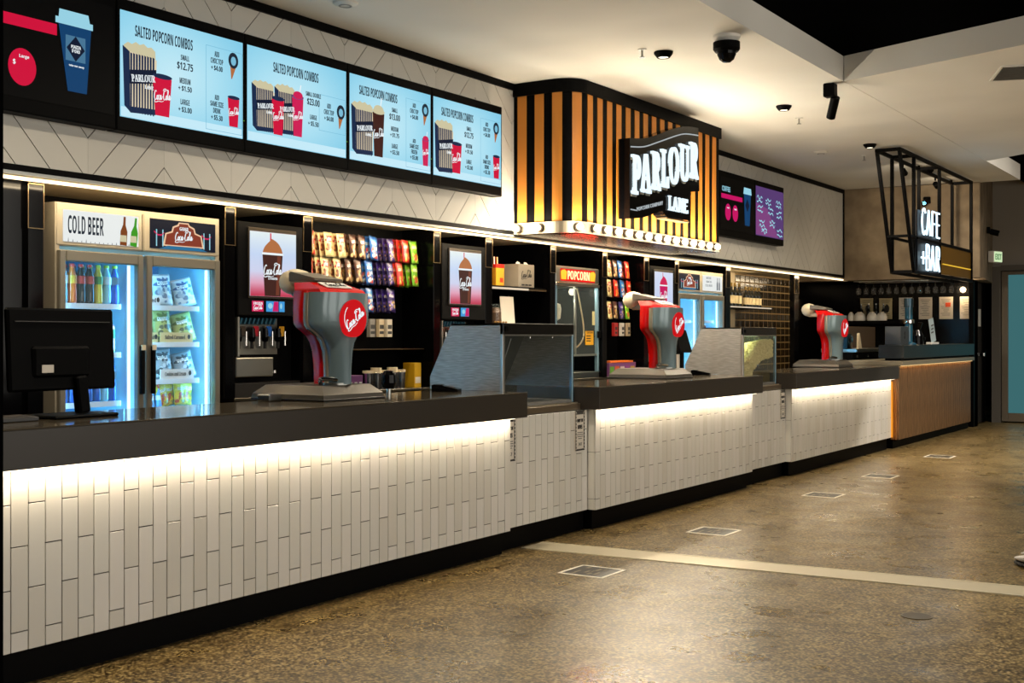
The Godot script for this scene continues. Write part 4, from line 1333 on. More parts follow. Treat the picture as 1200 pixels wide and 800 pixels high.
		# light tube beside the door and shelves
		span("led_tube", em("fridge_led", Color(0.78, 0.93, 1.0), 2.0), Vector3(a + hw - 0.066, 0.25, -0.07), Vector3(a + hw - 0.052, 1.85, -0.056), t)
		area("fridge_light", Vector3(a + 0.06, 1.1, -0.07), Vector2(0.02, 1.6), Vector3(0.9, 0, -0.5), 0.75, Color(0.42, 0.8, 1.0), t)
		area("fridge_light", Vector3(a + hw - 0.08, 1.1, -0.08), Vector2(0.03, 1.6), Vector3(-0.9, 0, -0.7), 0.55, Color(0.36, 0.76, 1.0), t)
		for y in ([1.6, 1.305, 1.008, 0.6] if i == 0 else [1.6, 1.366, 1.13, 0.955, 0.6]):
			span("shelf", mt("shelf_white", Color(0.8, 0.9, 0.93), 0.4), Vector3(a + 0.045, y - 0.018, -0.5), Vector3(a + hw - 0.1, y, -0.09), t)
			span("shelf_rail", mt("shelf_rail", Color(0.86, 0.9, 0.92), 0.35), Vector3(a + 0.045, y - 0.02, -0.09), Vector3(a + hw - 0.1, y + 0.012, -0.084), t)
	if far:
		for i in 2:
			for k in 7:
				var bt := bottle("drink_bottle", "pale bottle on a shelf of the far fridge", ["art", "red"][i], Vector3(x0 + 0.1 + i * hw + k * 0.06, 1.366 if i else 1.305, -6.16), "white_cap", 0.2)
				bt.set_meta("group", "bottles in the far fridge")
				bt.set_meta("label", "%s %s bottle along a shelf of the far fridge" % [ORD[k], ["pale", "reddish"][i]])

func bottle(called: String, label: String, tint: String, at: Vector3, cap: String, h := 0.235) -> Node3D:
	var t := thing(called, label, "bottle", at, 0.0, "bottles in the near fridge")
	var cols := {"cola": Color(0.06, 0.025, 0.02), "clear": Color(0.5, 0.75, 0.85), "orange": Color(0.8, 0.35, 0.05), "blue": Color(0.1, 0.3, 0.62), "art": Color(0.55, 0.75, 0.8), "red": Color(0.55, 0.12, 0.12), "yellow": Color(0.8, 0.72, 0.2), "green": Color(0.12, 0.3, 0.12)}
	var r := 0.028
	lathe("body", mt("bottle_" + tint, cols[tint], 0.12), [[0.0, 0.0], [r * 0.85, 0.0], [r, 0.012], [r, h * 0.3], [r * 0.9, h * 0.42], [r, h * 0.55], [r, h * 0.68], [r * 0.45, h * 0.9], [r * 0.45, h * 0.95], [0.0, h * 0.95]], Vector3.ZERO, t, 12)
	var lc := {"cola": Color(0.75, 0.05, 0.05), "clear": Color(0.85, 0.9, 0.92), "orange": Color(0.9, 0.6, 0.1), "blue": Color(0.2, 0.55, 0.85), "art": Color(0.8, 0.88, 0.9), "red": Color(0.9, 0.85, 0.8), "yellow": Color(0.2, 0.5, 0.2), "green": Color(0.85, 0.8, 0.6)}
	lathe("label_band", mt("label_" + tint, lc[tint], 0.4), [[r * 1.01, h * 0.5], [r * 1.03, h * 0.5], [r * 1.03, h * 0.7], [r * 0.97, h * 0.7]], Vector3.ZERO, t, 12)
	var cc := {"red_cap": Color(0.75, 0.04, 0.06), "green_cap": Color(0.6, 0.75, 0.15), "white_cap": Color(0.85, 0.87, 0.88), "blue_cap": Color(0.15, 0.35, 0.7), "gold_cap": Color(0.5, 0.4, 0.15)}
	cyl("cap", mt(cap, cc[cap], 0.4), Vector3(0, h * 0.93, 0), r * 0.56, h * 0.07, t, 12)
	return t

func bag_tex(base: Color, band: Color, spot_a: Color, spot_b: Color, sd: int) -> ImageTexture:
	var im := Image.create(64, 96, false, Image.FORMAT_RGB8)
	im.fill(base)
	rng.seed = sd
	im.fill_rect(Rect2i(0, 0, 64, 5), base.darkened(0.25))
	im.fill_rect(Rect2i(0, 91, 64, 5), base.darkened(0.25))
	# splash behind the name
	for y in 96:
		for x in 64:
			var d := Vector2((x - 32.0) / 26.0, (y - 26.0) / 13.0).length() + 0.25 * sin(atan2(y - 26.0, x - 32.0) * 7.0 + sd)
			if d < 1.0:
				im.set_pixel(x, y, band)
	# name as rounded white strokes
	var xx := 12
	for i in 5:
		var ww := rng.randi_range(5, 8)
		im.fill_rect(Rect2i(xx, 22 + rng.randi_range(0, 3), ww, 11), Color(0.95, 0.94, 0.9))
		im.fill_rect(Rect2i(xx + 2, 26, maxi(ww - 4, 1), 4), band.darkened(0.2))
		xx += ww + 1
	# pictured sweets
	for i in 16:
		var cx := rng.randf_range(8, 56)
		var cy := rng.randf_range(46, 86)
		var rr := rng.randf_range(4, 9)
		var c := spot_a if i % 2 else spot_b
		c = c.lightened(rng.randf_range(0, 0.15))
		for y in range(int(cy - rr), int(cy + rr)):
			for x in range(int(cx - rr), int(cx + rr)):
				if x >= 0 and y >= 0 and x < 64 and y < 92 and Vector2(x - cx, y - cy).length() < rr:
					im.set_pixel(x, y, c)
	return ImageTexture.create_from_image(im)

func bag_mesh() -> ArrayMesh:
	if cache.has("bag"):
		return cache["bag"]
	var st := SurfaceTool.new()
	st.begin(Mesh.PRIMITIVE_TRIANGLES)
	var nx := 8
	var ny := 12
	rng.seed = 3
	var wob := []
	for i in (nx + 1) * (ny + 1):
		wob.append(rng.randf_range(-0.06, 0.06))
	for side in [1.0, -1.0]:
		var p := func(i: int, j: int) -> Vector3:
			var u := float(i) / nx
			var v := float(j) / ny
			var crimp := smoothstep(0.0, 0.12, v) * smoothstep(0.0, 0.12, 1.0 - v)
			var z: float = side * 0.5 * (pow(sin(PI * u), 0.6) * crimp * (0.8 + wob[i * (ny + 1) + j] * 2.0) + 0.04 * (1.0 if i > 0 and i < nx else 0.0))
			var pinch := 1.0 - 0.05 * sin(PI * v)
			return Vector3((u - 0.5) * pinch, v, z)
		for i in nx:
			for j in ny:
				var q := [p.call(i, j), p.call(i, j + 1), p.call(i + 1, j + 1), p.call(i + 1, j)]
				var uv := [Vector2(float(i) / nx, 1.0 - float(j) / ny), Vector2(float(i) / nx, 1.0 - float(j + 1) / ny), Vector2(float(i + 1) / nx, 1.0 - float(j + 1) / ny), Vector2(float(i + 1) / nx, 1.0 - float(j) / ny)]
				for t in ([[0, 1, 2], [0, 2, 3]] if side > 0 else [[2, 1, 0], [3, 2, 0]]):
					for k in t:
						st.set_uv(uv[k])
						st.set_smooth_group(0)
						st.add_vertex(q[k])
	st.generate_normals()
	var m := st.commit()
	cache["bag"] = m
	return m

func bag_mat(kind: String) -> StandardMaterial3D:
	if mats.has("bag_" + kind):
		return mats["bag_" + kind]
	var d := {
		"cream": [col(226, 208, 152), col(190, 40, 30), col(120, 60, 30), col(210, 150, 80)],
		"brown": [col(70, 38, 24), col(96, 56, 34), col(200, 170, 110), col(150, 100, 50)],
		"blue": [col(24, 96, 180), col(50, 150, 220), col(230, 236, 240), col(200, 60, 50)],
		"purple": [col(36, 22, 92), col(70, 40, 140), col(210, 170, 90), col(120, 90, 180)],
		"red": [col(206, 28, 22), col(236, 110, 30), col(240, 180, 60), col(180, 20, 20)],
		"green": [col(110, 176, 30), col(170, 210, 60), col(200, 60, 40), col(230, 220, 90)],
		"white": [col(200, 208, 206), col(60, 90, 130), col(150, 170, 180), col(90, 110, 130)],
		"yellow": [col(216, 190, 40), col(230, 220, 90), col(180, 60, 30), col(120, 130, 40)],
		"olive": [col(176, 176, 96), col(110, 116, 40), col(70, 74, 40), col(210, 206, 150)],
		"silver": [col(150, 158, 160), col(60, 66, 70), col(40, 46, 50), col(190, 196, 196)],
	}
	var c: Array = d[kind]
	var m := mt("bag_" + kind, Color.WHITE, 0.3)
	m.albedo_texture = bag_tex(c[0], c[1], c[2], c[3], kind.hash() % 1000)
	return m

func bag(kind: String, label: String, group: String, at: Vector3, w: float, h: float, thick := 0.035, tilt := 0.0, turn := 0.0, lean := 0.0) -> MeshInstance3D:
	var o := MeshInstance3D.new()
	o.name = numbered("snack_bag")
	o.mesh = bag_mesh()
	o.material_override = bag_mat(kind)
	add_child(o)
	o.position = at
	o.basis = Basis.from_euler(Vector3(lean, turn, tilt)) * Basis.from_scale(Vector3(w, h, thick))
	o.set_meta("label", label)
	o.set_meta("category", "snack bag")
	o.set_meta("group", group)
	return o

func fridge_stock() -> void:
	# bottles on the top shelf of the beer side
	var order := [["yellow", "red_cap"], ["clear", "red_cap"], ["orange", "red_cap"], ["cola", "red_cap"], ["cola", "red_cap"], ["yellow", "green_cap"], ["clear", "green_cap"], ["blue", "green_cap"]]
	for i in 8:
		for r in 3:
			var b := bottle("drink_bottle", "", order[i][0], Vector3(4.485 + i * 0.062, 1.612, -6.13 - r * 0.075), order[i][1])
			b.set_meta("label", "%s %s soft drink bottle with %s cap, %s row of the fridge's upper shelf" % [ORD[i], order[i][0] if order[i][0] != "clear" else "pale", "red" if order[i][1] == "red_cap" else "green", ["front", "middle", "back"][r]])
	for i in 7:
		var c := thing("drink_can", "slim white and green can with a red top, %s in its row" % ORD[i], "can", Vector3(4.49 + i * 0.066, 1.317, -6.13), 0.0, "slim cans in the near fridge")
		lathe("body", mt("can_white", Color(0.84, 0.86, 0.86), 0.25, 0.4), [[0.0, 0.0], [0.024, 0.0], [0.028, 0.008], [0.028, 0.15], [0.023, 0.165], [0.0, 0.165]], Vector3.ZERO, c, 14)
		lathe("print_band", mt("can_green", Color(0.1, 0.5, 0.2), 0.3), [[0.0282, 0.085], [0.0288, 0.085], [0.0288, 0.14], [0.0282, 0.14]], Vector3.ZERO, c, 14)
		cyl("top_ring", mt("can_red", Color(0.8, 0.1, 0.25), 0.3), Vector3(0, 0.148, 0), 0.027, 0.018, c, 14, 0.024)
	for i in 8:
		var b := bottle("water_bottle", "blue water bottle on the fridge's lower shelf", "blue" if i % 3 else "clear", Vector3(4.49 + i * 0.058, 1.02, -6.13), "blue_cap", 0.19 if i < 6 else 0.26)
		b.set_meta("group", "water bottles in the near fridge")
		b.set_meta("label", "%s in line, a %s bottle on the fridge's lower shelf" % [ORD[i], (["tall pale" , "tall blue", "tall blue"][i % 3] if i > 5 else ["short pale", "short blue", "short blue"][i % 3])])
	# bagged snacks on the other side
	var rows := [[1.612, "white", 5, 0.14, "white snack bag on the upper shelf of the fridge"], [1.378, "olive", 5, 0.15, "yellow and black snack bag on the second shelf of the fridge"], [1.142, "silver", 5, 0.13, "silver patterned snack bag on the third shelf of the fridge"]]
	for r in rows:
		for i in r[2]:
			bag(r[1], "%s %s" % [ORD[i], r[4]], "bags in the near fridge, " + r[1], Vector3(5.13 + i * 0.095, r[0], -6.15 - 0.07 * (i % 2)), 0.16, r[3] + 0.025 + 0.02 * (i % 3), 0.07, [0.1, -0.14, 0.06, -0.2, 0.22][i], 0.2 - 0.1 * i, -0.12)
	var tl := ["white shelf tray printed in dark script, upper shelf", "cream shelf tray printed in dark script, second shelf", "white shelf tray printed in dark script, third shelf"]
	for k in 3:
		var y: float = [1.612, 1.378, 1.142][k]
		for j in (2 if k == 1 else 1):
			var x0: float = [5.1, 5.1, 5.24][k] + j * 0.14
			var wd: float = [0.14, 0.12, 0.28][k] if j == 0 else 0.27
			var t := thing("shelf_tray", tl[k] if j == 0 else "cream shelf tray with a longer script name, second shelf", "tray", Vector3(x0, y, -6.1), 0.0, "trays in the near fridge")
			span("tray_front", mt("tray_white", Color(0.86, 0.87, 0.86), 0.5) if k != 1 else mt("tray_cream", Color(0.84, 0.78, 0.55), 0.5), Vector3(0, 0, 0.006), Vector3(wd, 0.062, 0.01), t)
			span("tray_floor", mt("tray_white", Color(0.86, 0.87, 0.86), 0.5), Vector3(0, 0, 0.0), Vector3(wd, 0.002, 0.006), t)
			var nm := text("tray_lettering", ["Salted", "Salted Caramel", "Cookies and Cream"][k if k == 2 else j], mt("ink"), Vector3(wd * 0.45, 0.032, 0.0112), 0.026, wd * 0.62, t, serif, 0.001)
			nm.name = "tray_lettering"
			prism("heart_mark", mt("ink"), ellipse(wd * 0.88, 0.034, 0.012, 0.016, 10), 0.01, 0.011, Vector3.ZERO, t)
	for i in 3:
		var c := thing("ice_cone_tube", "%s striped blue paper cone with a red tip, fridge bottom shelf" % ORD[i], "paper cone", Vector3(5.14 + i * 0.058, 0.967, -6.13), 0.0, "paper cones in the near fridge")
		lathe("wrapper", mt("cone_blue", Color(0.4, 0.62, 0.82), 0.5), [[0.0, 0.0], [0.026, 0.0], [0.008, 0.13], [0.0, 0.13]], Vector3.ZERO, c, 12)
		lathe("tip", mt("cone_red", Color(0.8, 0.3, 0.2), 0.5), [[0.0105, 0.115], [0.003, 0.165], [0.0, 0.166]], Vector3.ZERO, c, 12)
		lathe("stripe", mt("cone_white", Color(0.9, 0.9, 0.9), 0.5), [[0.0205, 0.042], [0.0165, 0.07], [0.0164, 0.071]], Vector3.ZERO, c, 12)
	for i in 4:
		bag("yellow", "%s bright yellow lolly bag along the fridge's bottom shelf" % ORD[i], "yellow bags in the near fridge", Vector3(5.32 + i * 0.065, 0.967, -6.14 - 0.02 * (i % 2)), 0.12, 0.15, 0.05, 0.3 - 0.15 * i, 0.2, -0.1)

func frozen(x0: float, x1: float, label: String, cards: int, pink: bool) -> void:
	var t := thing("frozen_drink_machine", label, "drink machine", Vector3(x0, 1.0, -5.96), 0.0, "frozen drink machines")
	var w := x1 - x0
	var body := mt("black")
	span("upper_body", body, Vector3(0, 0.555, -0.6), Vector3(w, 1.19, -0.004), t, 0.006)
	span("rear_body", body, Vector3(0, 0.0, -0.6), Vector3(w, 0.555, -0.12), t)
	span("screen_bezel", mt("screen_bezel", Color(0.24, 0.21, 0.17), 0.35, 0.5), Vector3(0.09, 0.675, -0.004), Vector3(w - 0.075, 1.155, 0.006), t, 0.003)
	var px0 := 0.1
	var px1 := w - 0.085
	var pw := px1 - px0
	span("poster_screen", em("poster_pale", col(205, 216, 238), 1.0), Vector3(px0, 0.69, 0.006), Vector3(px1, 1.13, 0.009), t)
	var stops := [[0.0, col(226, 238, 240)], [0.35, col(196, 214, 242)], [0.62, col(206, 210, 236)], [0.8, col(222, 160, 184)], [1.0, col(190, 50, 76)]]
	if pink:
		stops = [[0.0, col(210, 220, 242)], [1.0, col(196, 208, 238)]]
	picture("screen_picture", "poster_blend_pink" if pink else "poster_blend", Vector3((px0 + px1) / 2, 0.91, 0.0093), Vector2(pw, 0.44), t, GradientTexture2D.FILL_LINEAR, Vector2(0.5, 0.0), Vector2(0.5, 1.0), stops)
	var cx := (px0 + px1) / 2 - 0.01
	var liquid := em("art_cola") if not pink else em("art_magenta")
	prism("screen_cup", liquid, [Vector2(cx - 0.075, 0.692), Vector2(cx + 0.075, 0.692), Vector2(cx + 0.098, 0.985), Vector2(cx - 0.098, 0.985)], 0.0096, 0.011, Vector3.ZERO, t)
	prism("screen_shine", em("art_cola_light") if not pink else em("art_pink"), [Vector2(cx + 0.03, 0.7), Vector2(cx + 0.06, 0.7), Vector2(cx + 0.08, 0.97), Vector2(cx + 0.045, 0.97)], 0.0111, 0.0115, Vector3.ZERO, t)
	prism("screen_froth", em("art_froth") if not pink else em("art_pink"), smooth_pts([Vector2(cx - 0.098, 0.985), Vector2(cx - 0.075, 1.03), Vector2(cx - 0.02, 1.075), Vector2(cx - 0.005, 1.085), Vector2(cx + 0.05, 1.06), Vector2(cx + 0.085, 1.02), Vector2(cx + 0.098, 0.985)], 4), 0.0096, 0.011, Vector3.ZERO, t)
	prism("screen_rim", em("art_white"), rect(cx - 0.104, 0.975, cx + 0.104, 0.99), 0.0116, 0.0122, Vector3.ZERO, t)
	prism("screen_straw", em("art_red"), rect(cx - 0.024, 1.07, cx - 0.012, 1.125), 0.0094, 0.0096, Vector3.ZERO, t)
	script("screen_script", em("art_white"), Vector3(cx, 0.87, 0.0117), 0.18, t, 0.03, 0.001, 1.7)
	text("screen_lettering", "Frozen", em("art_white"), Vector3(cx, 0.815, 0.0125), 0.02, 0.09, t, serif, 0.001)
	for i in cards:
		var a: float = [0.13, 0.265, 0.39][i] * w / 0.63
		var cw: float = [0.105, 0.115, 0.05][i] * w / 0.63
		prism("display_card", em(["art_pink", "card_blue", "card_blue"][i], col(60, 150, 214), 1.0), rect(a, 0.585, a + cw, 0.657), -0.004, 0.0, Vector3.ZERO, t)
		if i == 0:
			text("display_card_lettering", "FROZEN", em("art_white"), Vector3(a + cw / 2, 0.64, 0.001), 0.018, cw * 0.8, t, sansb, 0.001)
			script("display_card_script", em("art_white"), Vector3(a + cw / 2, 0.612, 0.0), cw * 0.8, t, 0.0, 0.001, 1.5)
		else:
			prism("display_card_swirl", em("art_magenta"), [Vector2(a + cw * 0.5, 0.587), Vector2(a + cw * 0.98, 0.587), Vector2(a + cw * 0.98, 0.655), Vector2(a + cw * 0.62, 0.655)], 0.0, 0.0006, Vector3.ZERO, t) if i == 1 else null
			prism("display_card_swirl", em("art_lid"), ellipse(a + cw * 0.3, 0.625, cw * 0.2, 0.02, 12), 0.0006, 0.001, Vector3.ZERO, t)
	# tap bay
	span("tap_panel", mt("steel"), Vector3(0.02, 0.29, -0.12), Vector3(w - 0.16, 0.54, -0.1), t)
	span("bay_side", mt("aluminium"), Vector3(0.0, 0.28, -0.12), Vector3(0.016, 0.545, -0.004), t)
	for i in 10:
		var o := box("vent_fin", mt("fin_blue", Color(0.3, 0.55, 0.66), 0.3, 0.5), Vector3(0.06 + i * 0.04, 0.52, -0.085), Vector3(0.012, 0.045, 0.02), t)
		o.rotation.z = -0.4
	for i in 4:
		var tx := 0.07 + i * 0.125
		var tap := Node3D.new()
		tap.name = "tap"
		t.add_child(tap, true)
		lathe("tap_body", mt("black_gloss"), [[0.0, 0.0], [0.02, 0.0], [0.026, 0.03], [0.02, 0.09], [0.0, 0.09]], Vector3(tx, 0.38, -0.07), tap, 12)
		cyl("spout", mt("rubber"), Vector3(tx, 0.33, -0.07), 0.012, 0.05, tap, 10)
		box("tap_badge", mt(["badge_dark", "badge_red", "badge_blue", "badge_gold"][i], [Color(0.2, 0.15, 0.1), Color(0.6, 0.02, 0.12), Color(0.05, 0.3, 0.6), Color(0.7, 0.5, 0.1)][i], 0.3), Vector3(tx + 0.035, 0.45, -0.066), Vector3(0.05, 0.07, 0.006), tap, 0.002)
		cyl("tap_lever", mt("chrome"), Vector3(tx + 0.06, 0.35, -0.06), 0.009, 0.1, tap, 10)
	span("drip_tray", mt("steel"), Vector3(0.0, 0.14, -0.12), Vector3(w * 0.56, 0.27, -0.02), t, 0.006)
	cyl("drain_knob", mt("chrome"), Vector3(w * 0.58, 0.16, -0.03), 0.018, 0.02, t, 12)
	span("foot_ledge", mt("foot_grey", Color(0.2, 0.19, 0.18), 0.3, 0.5), Vector3(0.0, 0.0, -0.2), Vector3(w, 0.1, -0.03), t)

func snacks() -> void:
	# [colour, x of the front bag, copies in depth, row height, words]
	var rk := thing("snack_rack", "black peg rack holding rows of sweet bags behind the near counter", "rack", Vector3(6.53, 1.35, -6.3), 0.0, "peg racks")
	for y in [0.84, 0.62, 0.41, 0.2]:
		span("peg_rail", mt("black"), Vector3(0.0, y, 0.0), Vector3(1.44, y + 0.012, 0.012), rk)
	span("rack_shelf", mt("bronze_edge"), Vector3(0.0, -0.04, 0.0), Vector3(1.44, -0.034, 0.24), rk)
	var rows := [
		[2.01, "top row", [["red", 6.62, 2, 0.1], ["cream", 6.815, 5, 0.14], ["cream", 6.96, 2, 0.135], ["brown", 7.085, 3, 0.11], ["brown", 7.19, 4, 0.125], ["blue", 7.33, 2, 0.14], ["purple", 7.55, 5, 0.12], ["red", 7.735, 4, 0.14], ["green", 7.85, 3, 0.14]]],
		[1.82, "second row", [["red", 6.6, 1, 0.1], ["cream", 6.78, 4, 0.14], ["cream", 6.92, 2, 0.12], ["brown", 7.035, 3, 0.11], ["brown", 7.155, 4, 0.125], ["blue", 7.28, 3, 0.14], ["purple", 7.545, 6, 0.13], ["red", 7.66, 2, 0.13], ["green", 7.855, 4, 0.13]]],
		[1.605, "third row", [["blue", 7.285, 2, 0.12], ["purple", 7.545, 6, 0.15]]],
	]
	var hang := {"cream": "cream chocolate bag", "brown": "dark brown chocolate bag", "blue": "bright blue sweet bag", "purple": "deep purple chocolate bag", "red": "red and orange sweet bag", "green": "lime green sweet bag"}
	rng.seed = 19
	for r in rows:
		var seen := {}
		for c in r[2]:
			seen[c[0]] = seen.get(c[0], 0) + 1
			var which: String = ["", " by the post" if c[1] < 6.7 else " in its first stack", " in its second stack"][mini(seen[c[0]], 2)]
			for k in c[2]:
				bag(c[0], "%s %s%s, %s, long snack rack" % [["front", "second", "third", "fourth", "fifth", "rearmost"][k], hang[c[0]], which, r[1]], "%s bags, %s %d" % [c[0], r[1], seen[c[0]]], Vector3(c[1] - k * 0.016, r[0] + rng.randf_range(-0.004, 0.004), -6.06 - k * 0.04), c[3], 0.185, 0.03, rng.randf_range(-0.1, 0.1), 0.25, -0.1)
			var peg := tube("peg", mt("chrome"), [Vector3(c[1] - 6.53, r[0] - 1.35 + 0.178, 0.0), Vector3(c[1] - 6.53, r[0] - 1.35 + 0.178, 0.25)], 0.0025, rk, 6)
			peg.name = "peg"
	for i in 3:
		var b := thing("mint_pack", "small %s carton hanging on the rack's lowest pegs" % ["grey", "cream", "white"][i], "carton", Vector3([7.29, 7.4, 7.5][i], 1.41, -6.06), 0.2, "cartons on the rack")
		box("carton", mt("carton_%d" % i, [Color(0.5, 0.48, 0.45), Color(0.75, 0.68, 0.55), Color(0.78, 0.74, 0.66)][i], 0.5), Vector3(0, 0.07, 0), Vector3(0.085, 0.14, 0.03), b, 0.002)
		for q in 2:
			box("carton_print", mt("ink"), Vector3(0, 0.035 + q * 0.045, 0.0155), Vector3(0.066, 0.022 + 0.01 * q, 0.001), b)
	# rack beyond the popcorn machine
	var r2 := thing("snack_rack", "black peg rack holding three rows of sweet bags beyond the popcorn machine", "rack", Vector3(10.95, 1.35, -6.3), 0.0, "peg racks")
	for y in [0.86, 0.65, 0.43, 0.22]:
		span("peg_rail", mt("black"), Vector3(0.0, y, 0.0), Vector3(0.82, y + 0.012, 0.012), r2)
	rows = [
		[2.035, "top row", [["cream", 11.17], ["brown", 11.3], ["blue", 11.41], ["red", 11.57]]],
		[1.83, "second row", [["cream", 11.17], ["red", 11.315], ["blue", 11.46], ["red", 11.61]]],
		[1.6, "third row", [["cream", 11.18], ["brown", 11.3], ["purple", 11.44], ["green", 11.57]]],
	]
	for r in rows:
		var cnt := 0
		for c in r[2]:
			cnt += 1
			for k in 2:
				bag(c[0], "%s %s, %s, small snack rack%s" % [["front", "rear"][k], hang[c[0]], r[1], " beside the blue bag" if c[0] == "red" and cnt == 4 else ""], "small rack %s %s %d" % [c[0], r[1], cnt], Vector3(c[1] - k * 0.016, r[0], -6.06 - k * 0.05), 0.155, 0.185, 0.03, rng.randf_range(-0.06, 0.02), 0.2, -0.1)
			var peg := tube("peg", mt("chrome"), [Vector3(c[1] - 10.95, r[0] - 1.35 + 0.178, 0.0), Vector3(c[1] - 10.95, r[0] - 1.35 + 0.178, 0.25)], 0.0025, r2, 6)
			peg.name = "peg"
	for i in 3:
		var b := thing("mint_pack", "small %s carton on the lowest row beyond the popcorn machine" % ["red", "white", "beige"][i], "carton", Vector3([11.28, 11.43, 11.57][i], 1.42, -6.06), 0.2, "cartons on the small rack")
		box("carton", mt("cartonb_%d" % i, [Color(0.6, 0.05, 0.05), Color(0.75, 0.73, 0.7), Color(0.66, 0.58, 0.48)][i], 0.5), Vector3(0, 0.07, 0), Vector3(0.13 if i == 0 else 0.1, 0.14, 0.03), b, 0.002)
		for q in 2:
			box("carton_print", mt("ink"), Vector3(0, 0.035 + q * 0.045, 0.0155), Vector3(0.07, 0.022 + 0.01 * q, 0.001), b)
	var lb := thing("lolly_box", "low display box with an orange lid and colourful sides on the bench", "box", Vector3(11.4, 1.0, -6.1))
	box("tub", mt("lolly", Color(0.42, 0.24, 0.42), 0.4), Vector3(0, 0.07, 0), Vector3(0.6, 0.14, 0.14), lb, 0.004)
	box("lid", mt("lolly_lid", Color(0.82, 0.42, 0.14), 0.4), Vector3(-0.02, 0.15, 0), Vector3(0.5, 0.02, 0.15), lb, 0.004)
	for q in 5:
		box("pictured_sweet", mt(["sw0", "sw1", "sw2", "sw3", "sw4"][q], [Color(0.3, 0.5, 0.15), Color(0.7, 0.3, 0.1), Color(0.75, 0.7, 0.7), Color(0.5, 0.2, 0.5), Color(0.7, 0.6, 0.2)][q], 0.4), Vector3(-0.24 + q * 0.115, 0.065, 0.071), Vector3(0.09, 0.07 + 0.01 * (q % 2), 0.002), lb)
	# things on the back bench behind the near counter
	for i in 5:
		var c := thing("steel_canister", "polished steel canister on the back bench, number %s from the purple box" % ["one", "two", "three", "four", "five"][i], "canister", Vector3(7.24 + i * 0.1, 1.0, -6.05), 0.0, "steel canisters")
		lathe("cup", mt("chrome"), [[0.0, 0.0], [0.04, 0.0], [0.044, 0.13], [0.04, 0.135], [0.038, 0.12], [0.0, 0.12]], Vector3.ZERO, c, 18)
		cyl("lid", mt("cream"), Vector3(0, 0.12, 0), 0.043, 0.03 + 0.02 * (i % 2), c, 16)
	var pb := thing("straw_box", "purple patterned straw box on the back bench", "box", Vector3(7.0, 1.0, -6.05))
	box("carton", mt("purple_box", Color(0.32, 0.12, 0.36), 0.5), Vector3(0, 0.06, 0), Vector3(0.22, 0.12, 0.12), pb, 0.003)
	for q in 4:
		box("carton_print", mt("can_white", Color(0.84, 0.86, 0.86)), Vector3(-0.08 + q * 0.054, 0.045, 0.0605), Vector3(0.03, 0.05, 0.001), pb)
	var yb := thing("yellow_box", "bright yellow carton at the end of the steel canisters", "box", Vector3(7.86, 1.0, -6.1))
	box("carton", mt("yellow_box", Color(0.8, 0.62, 0.08), 0.5), Vector3(0, 0.1, 0), Vector3(0.09, 0.2, 0.12), yb, 0.003)
	box("carton_print", mt("paper"), Vector3(0, 0.06, 0.0605), Vector3(0.07, 0.05, 0.001), yb)

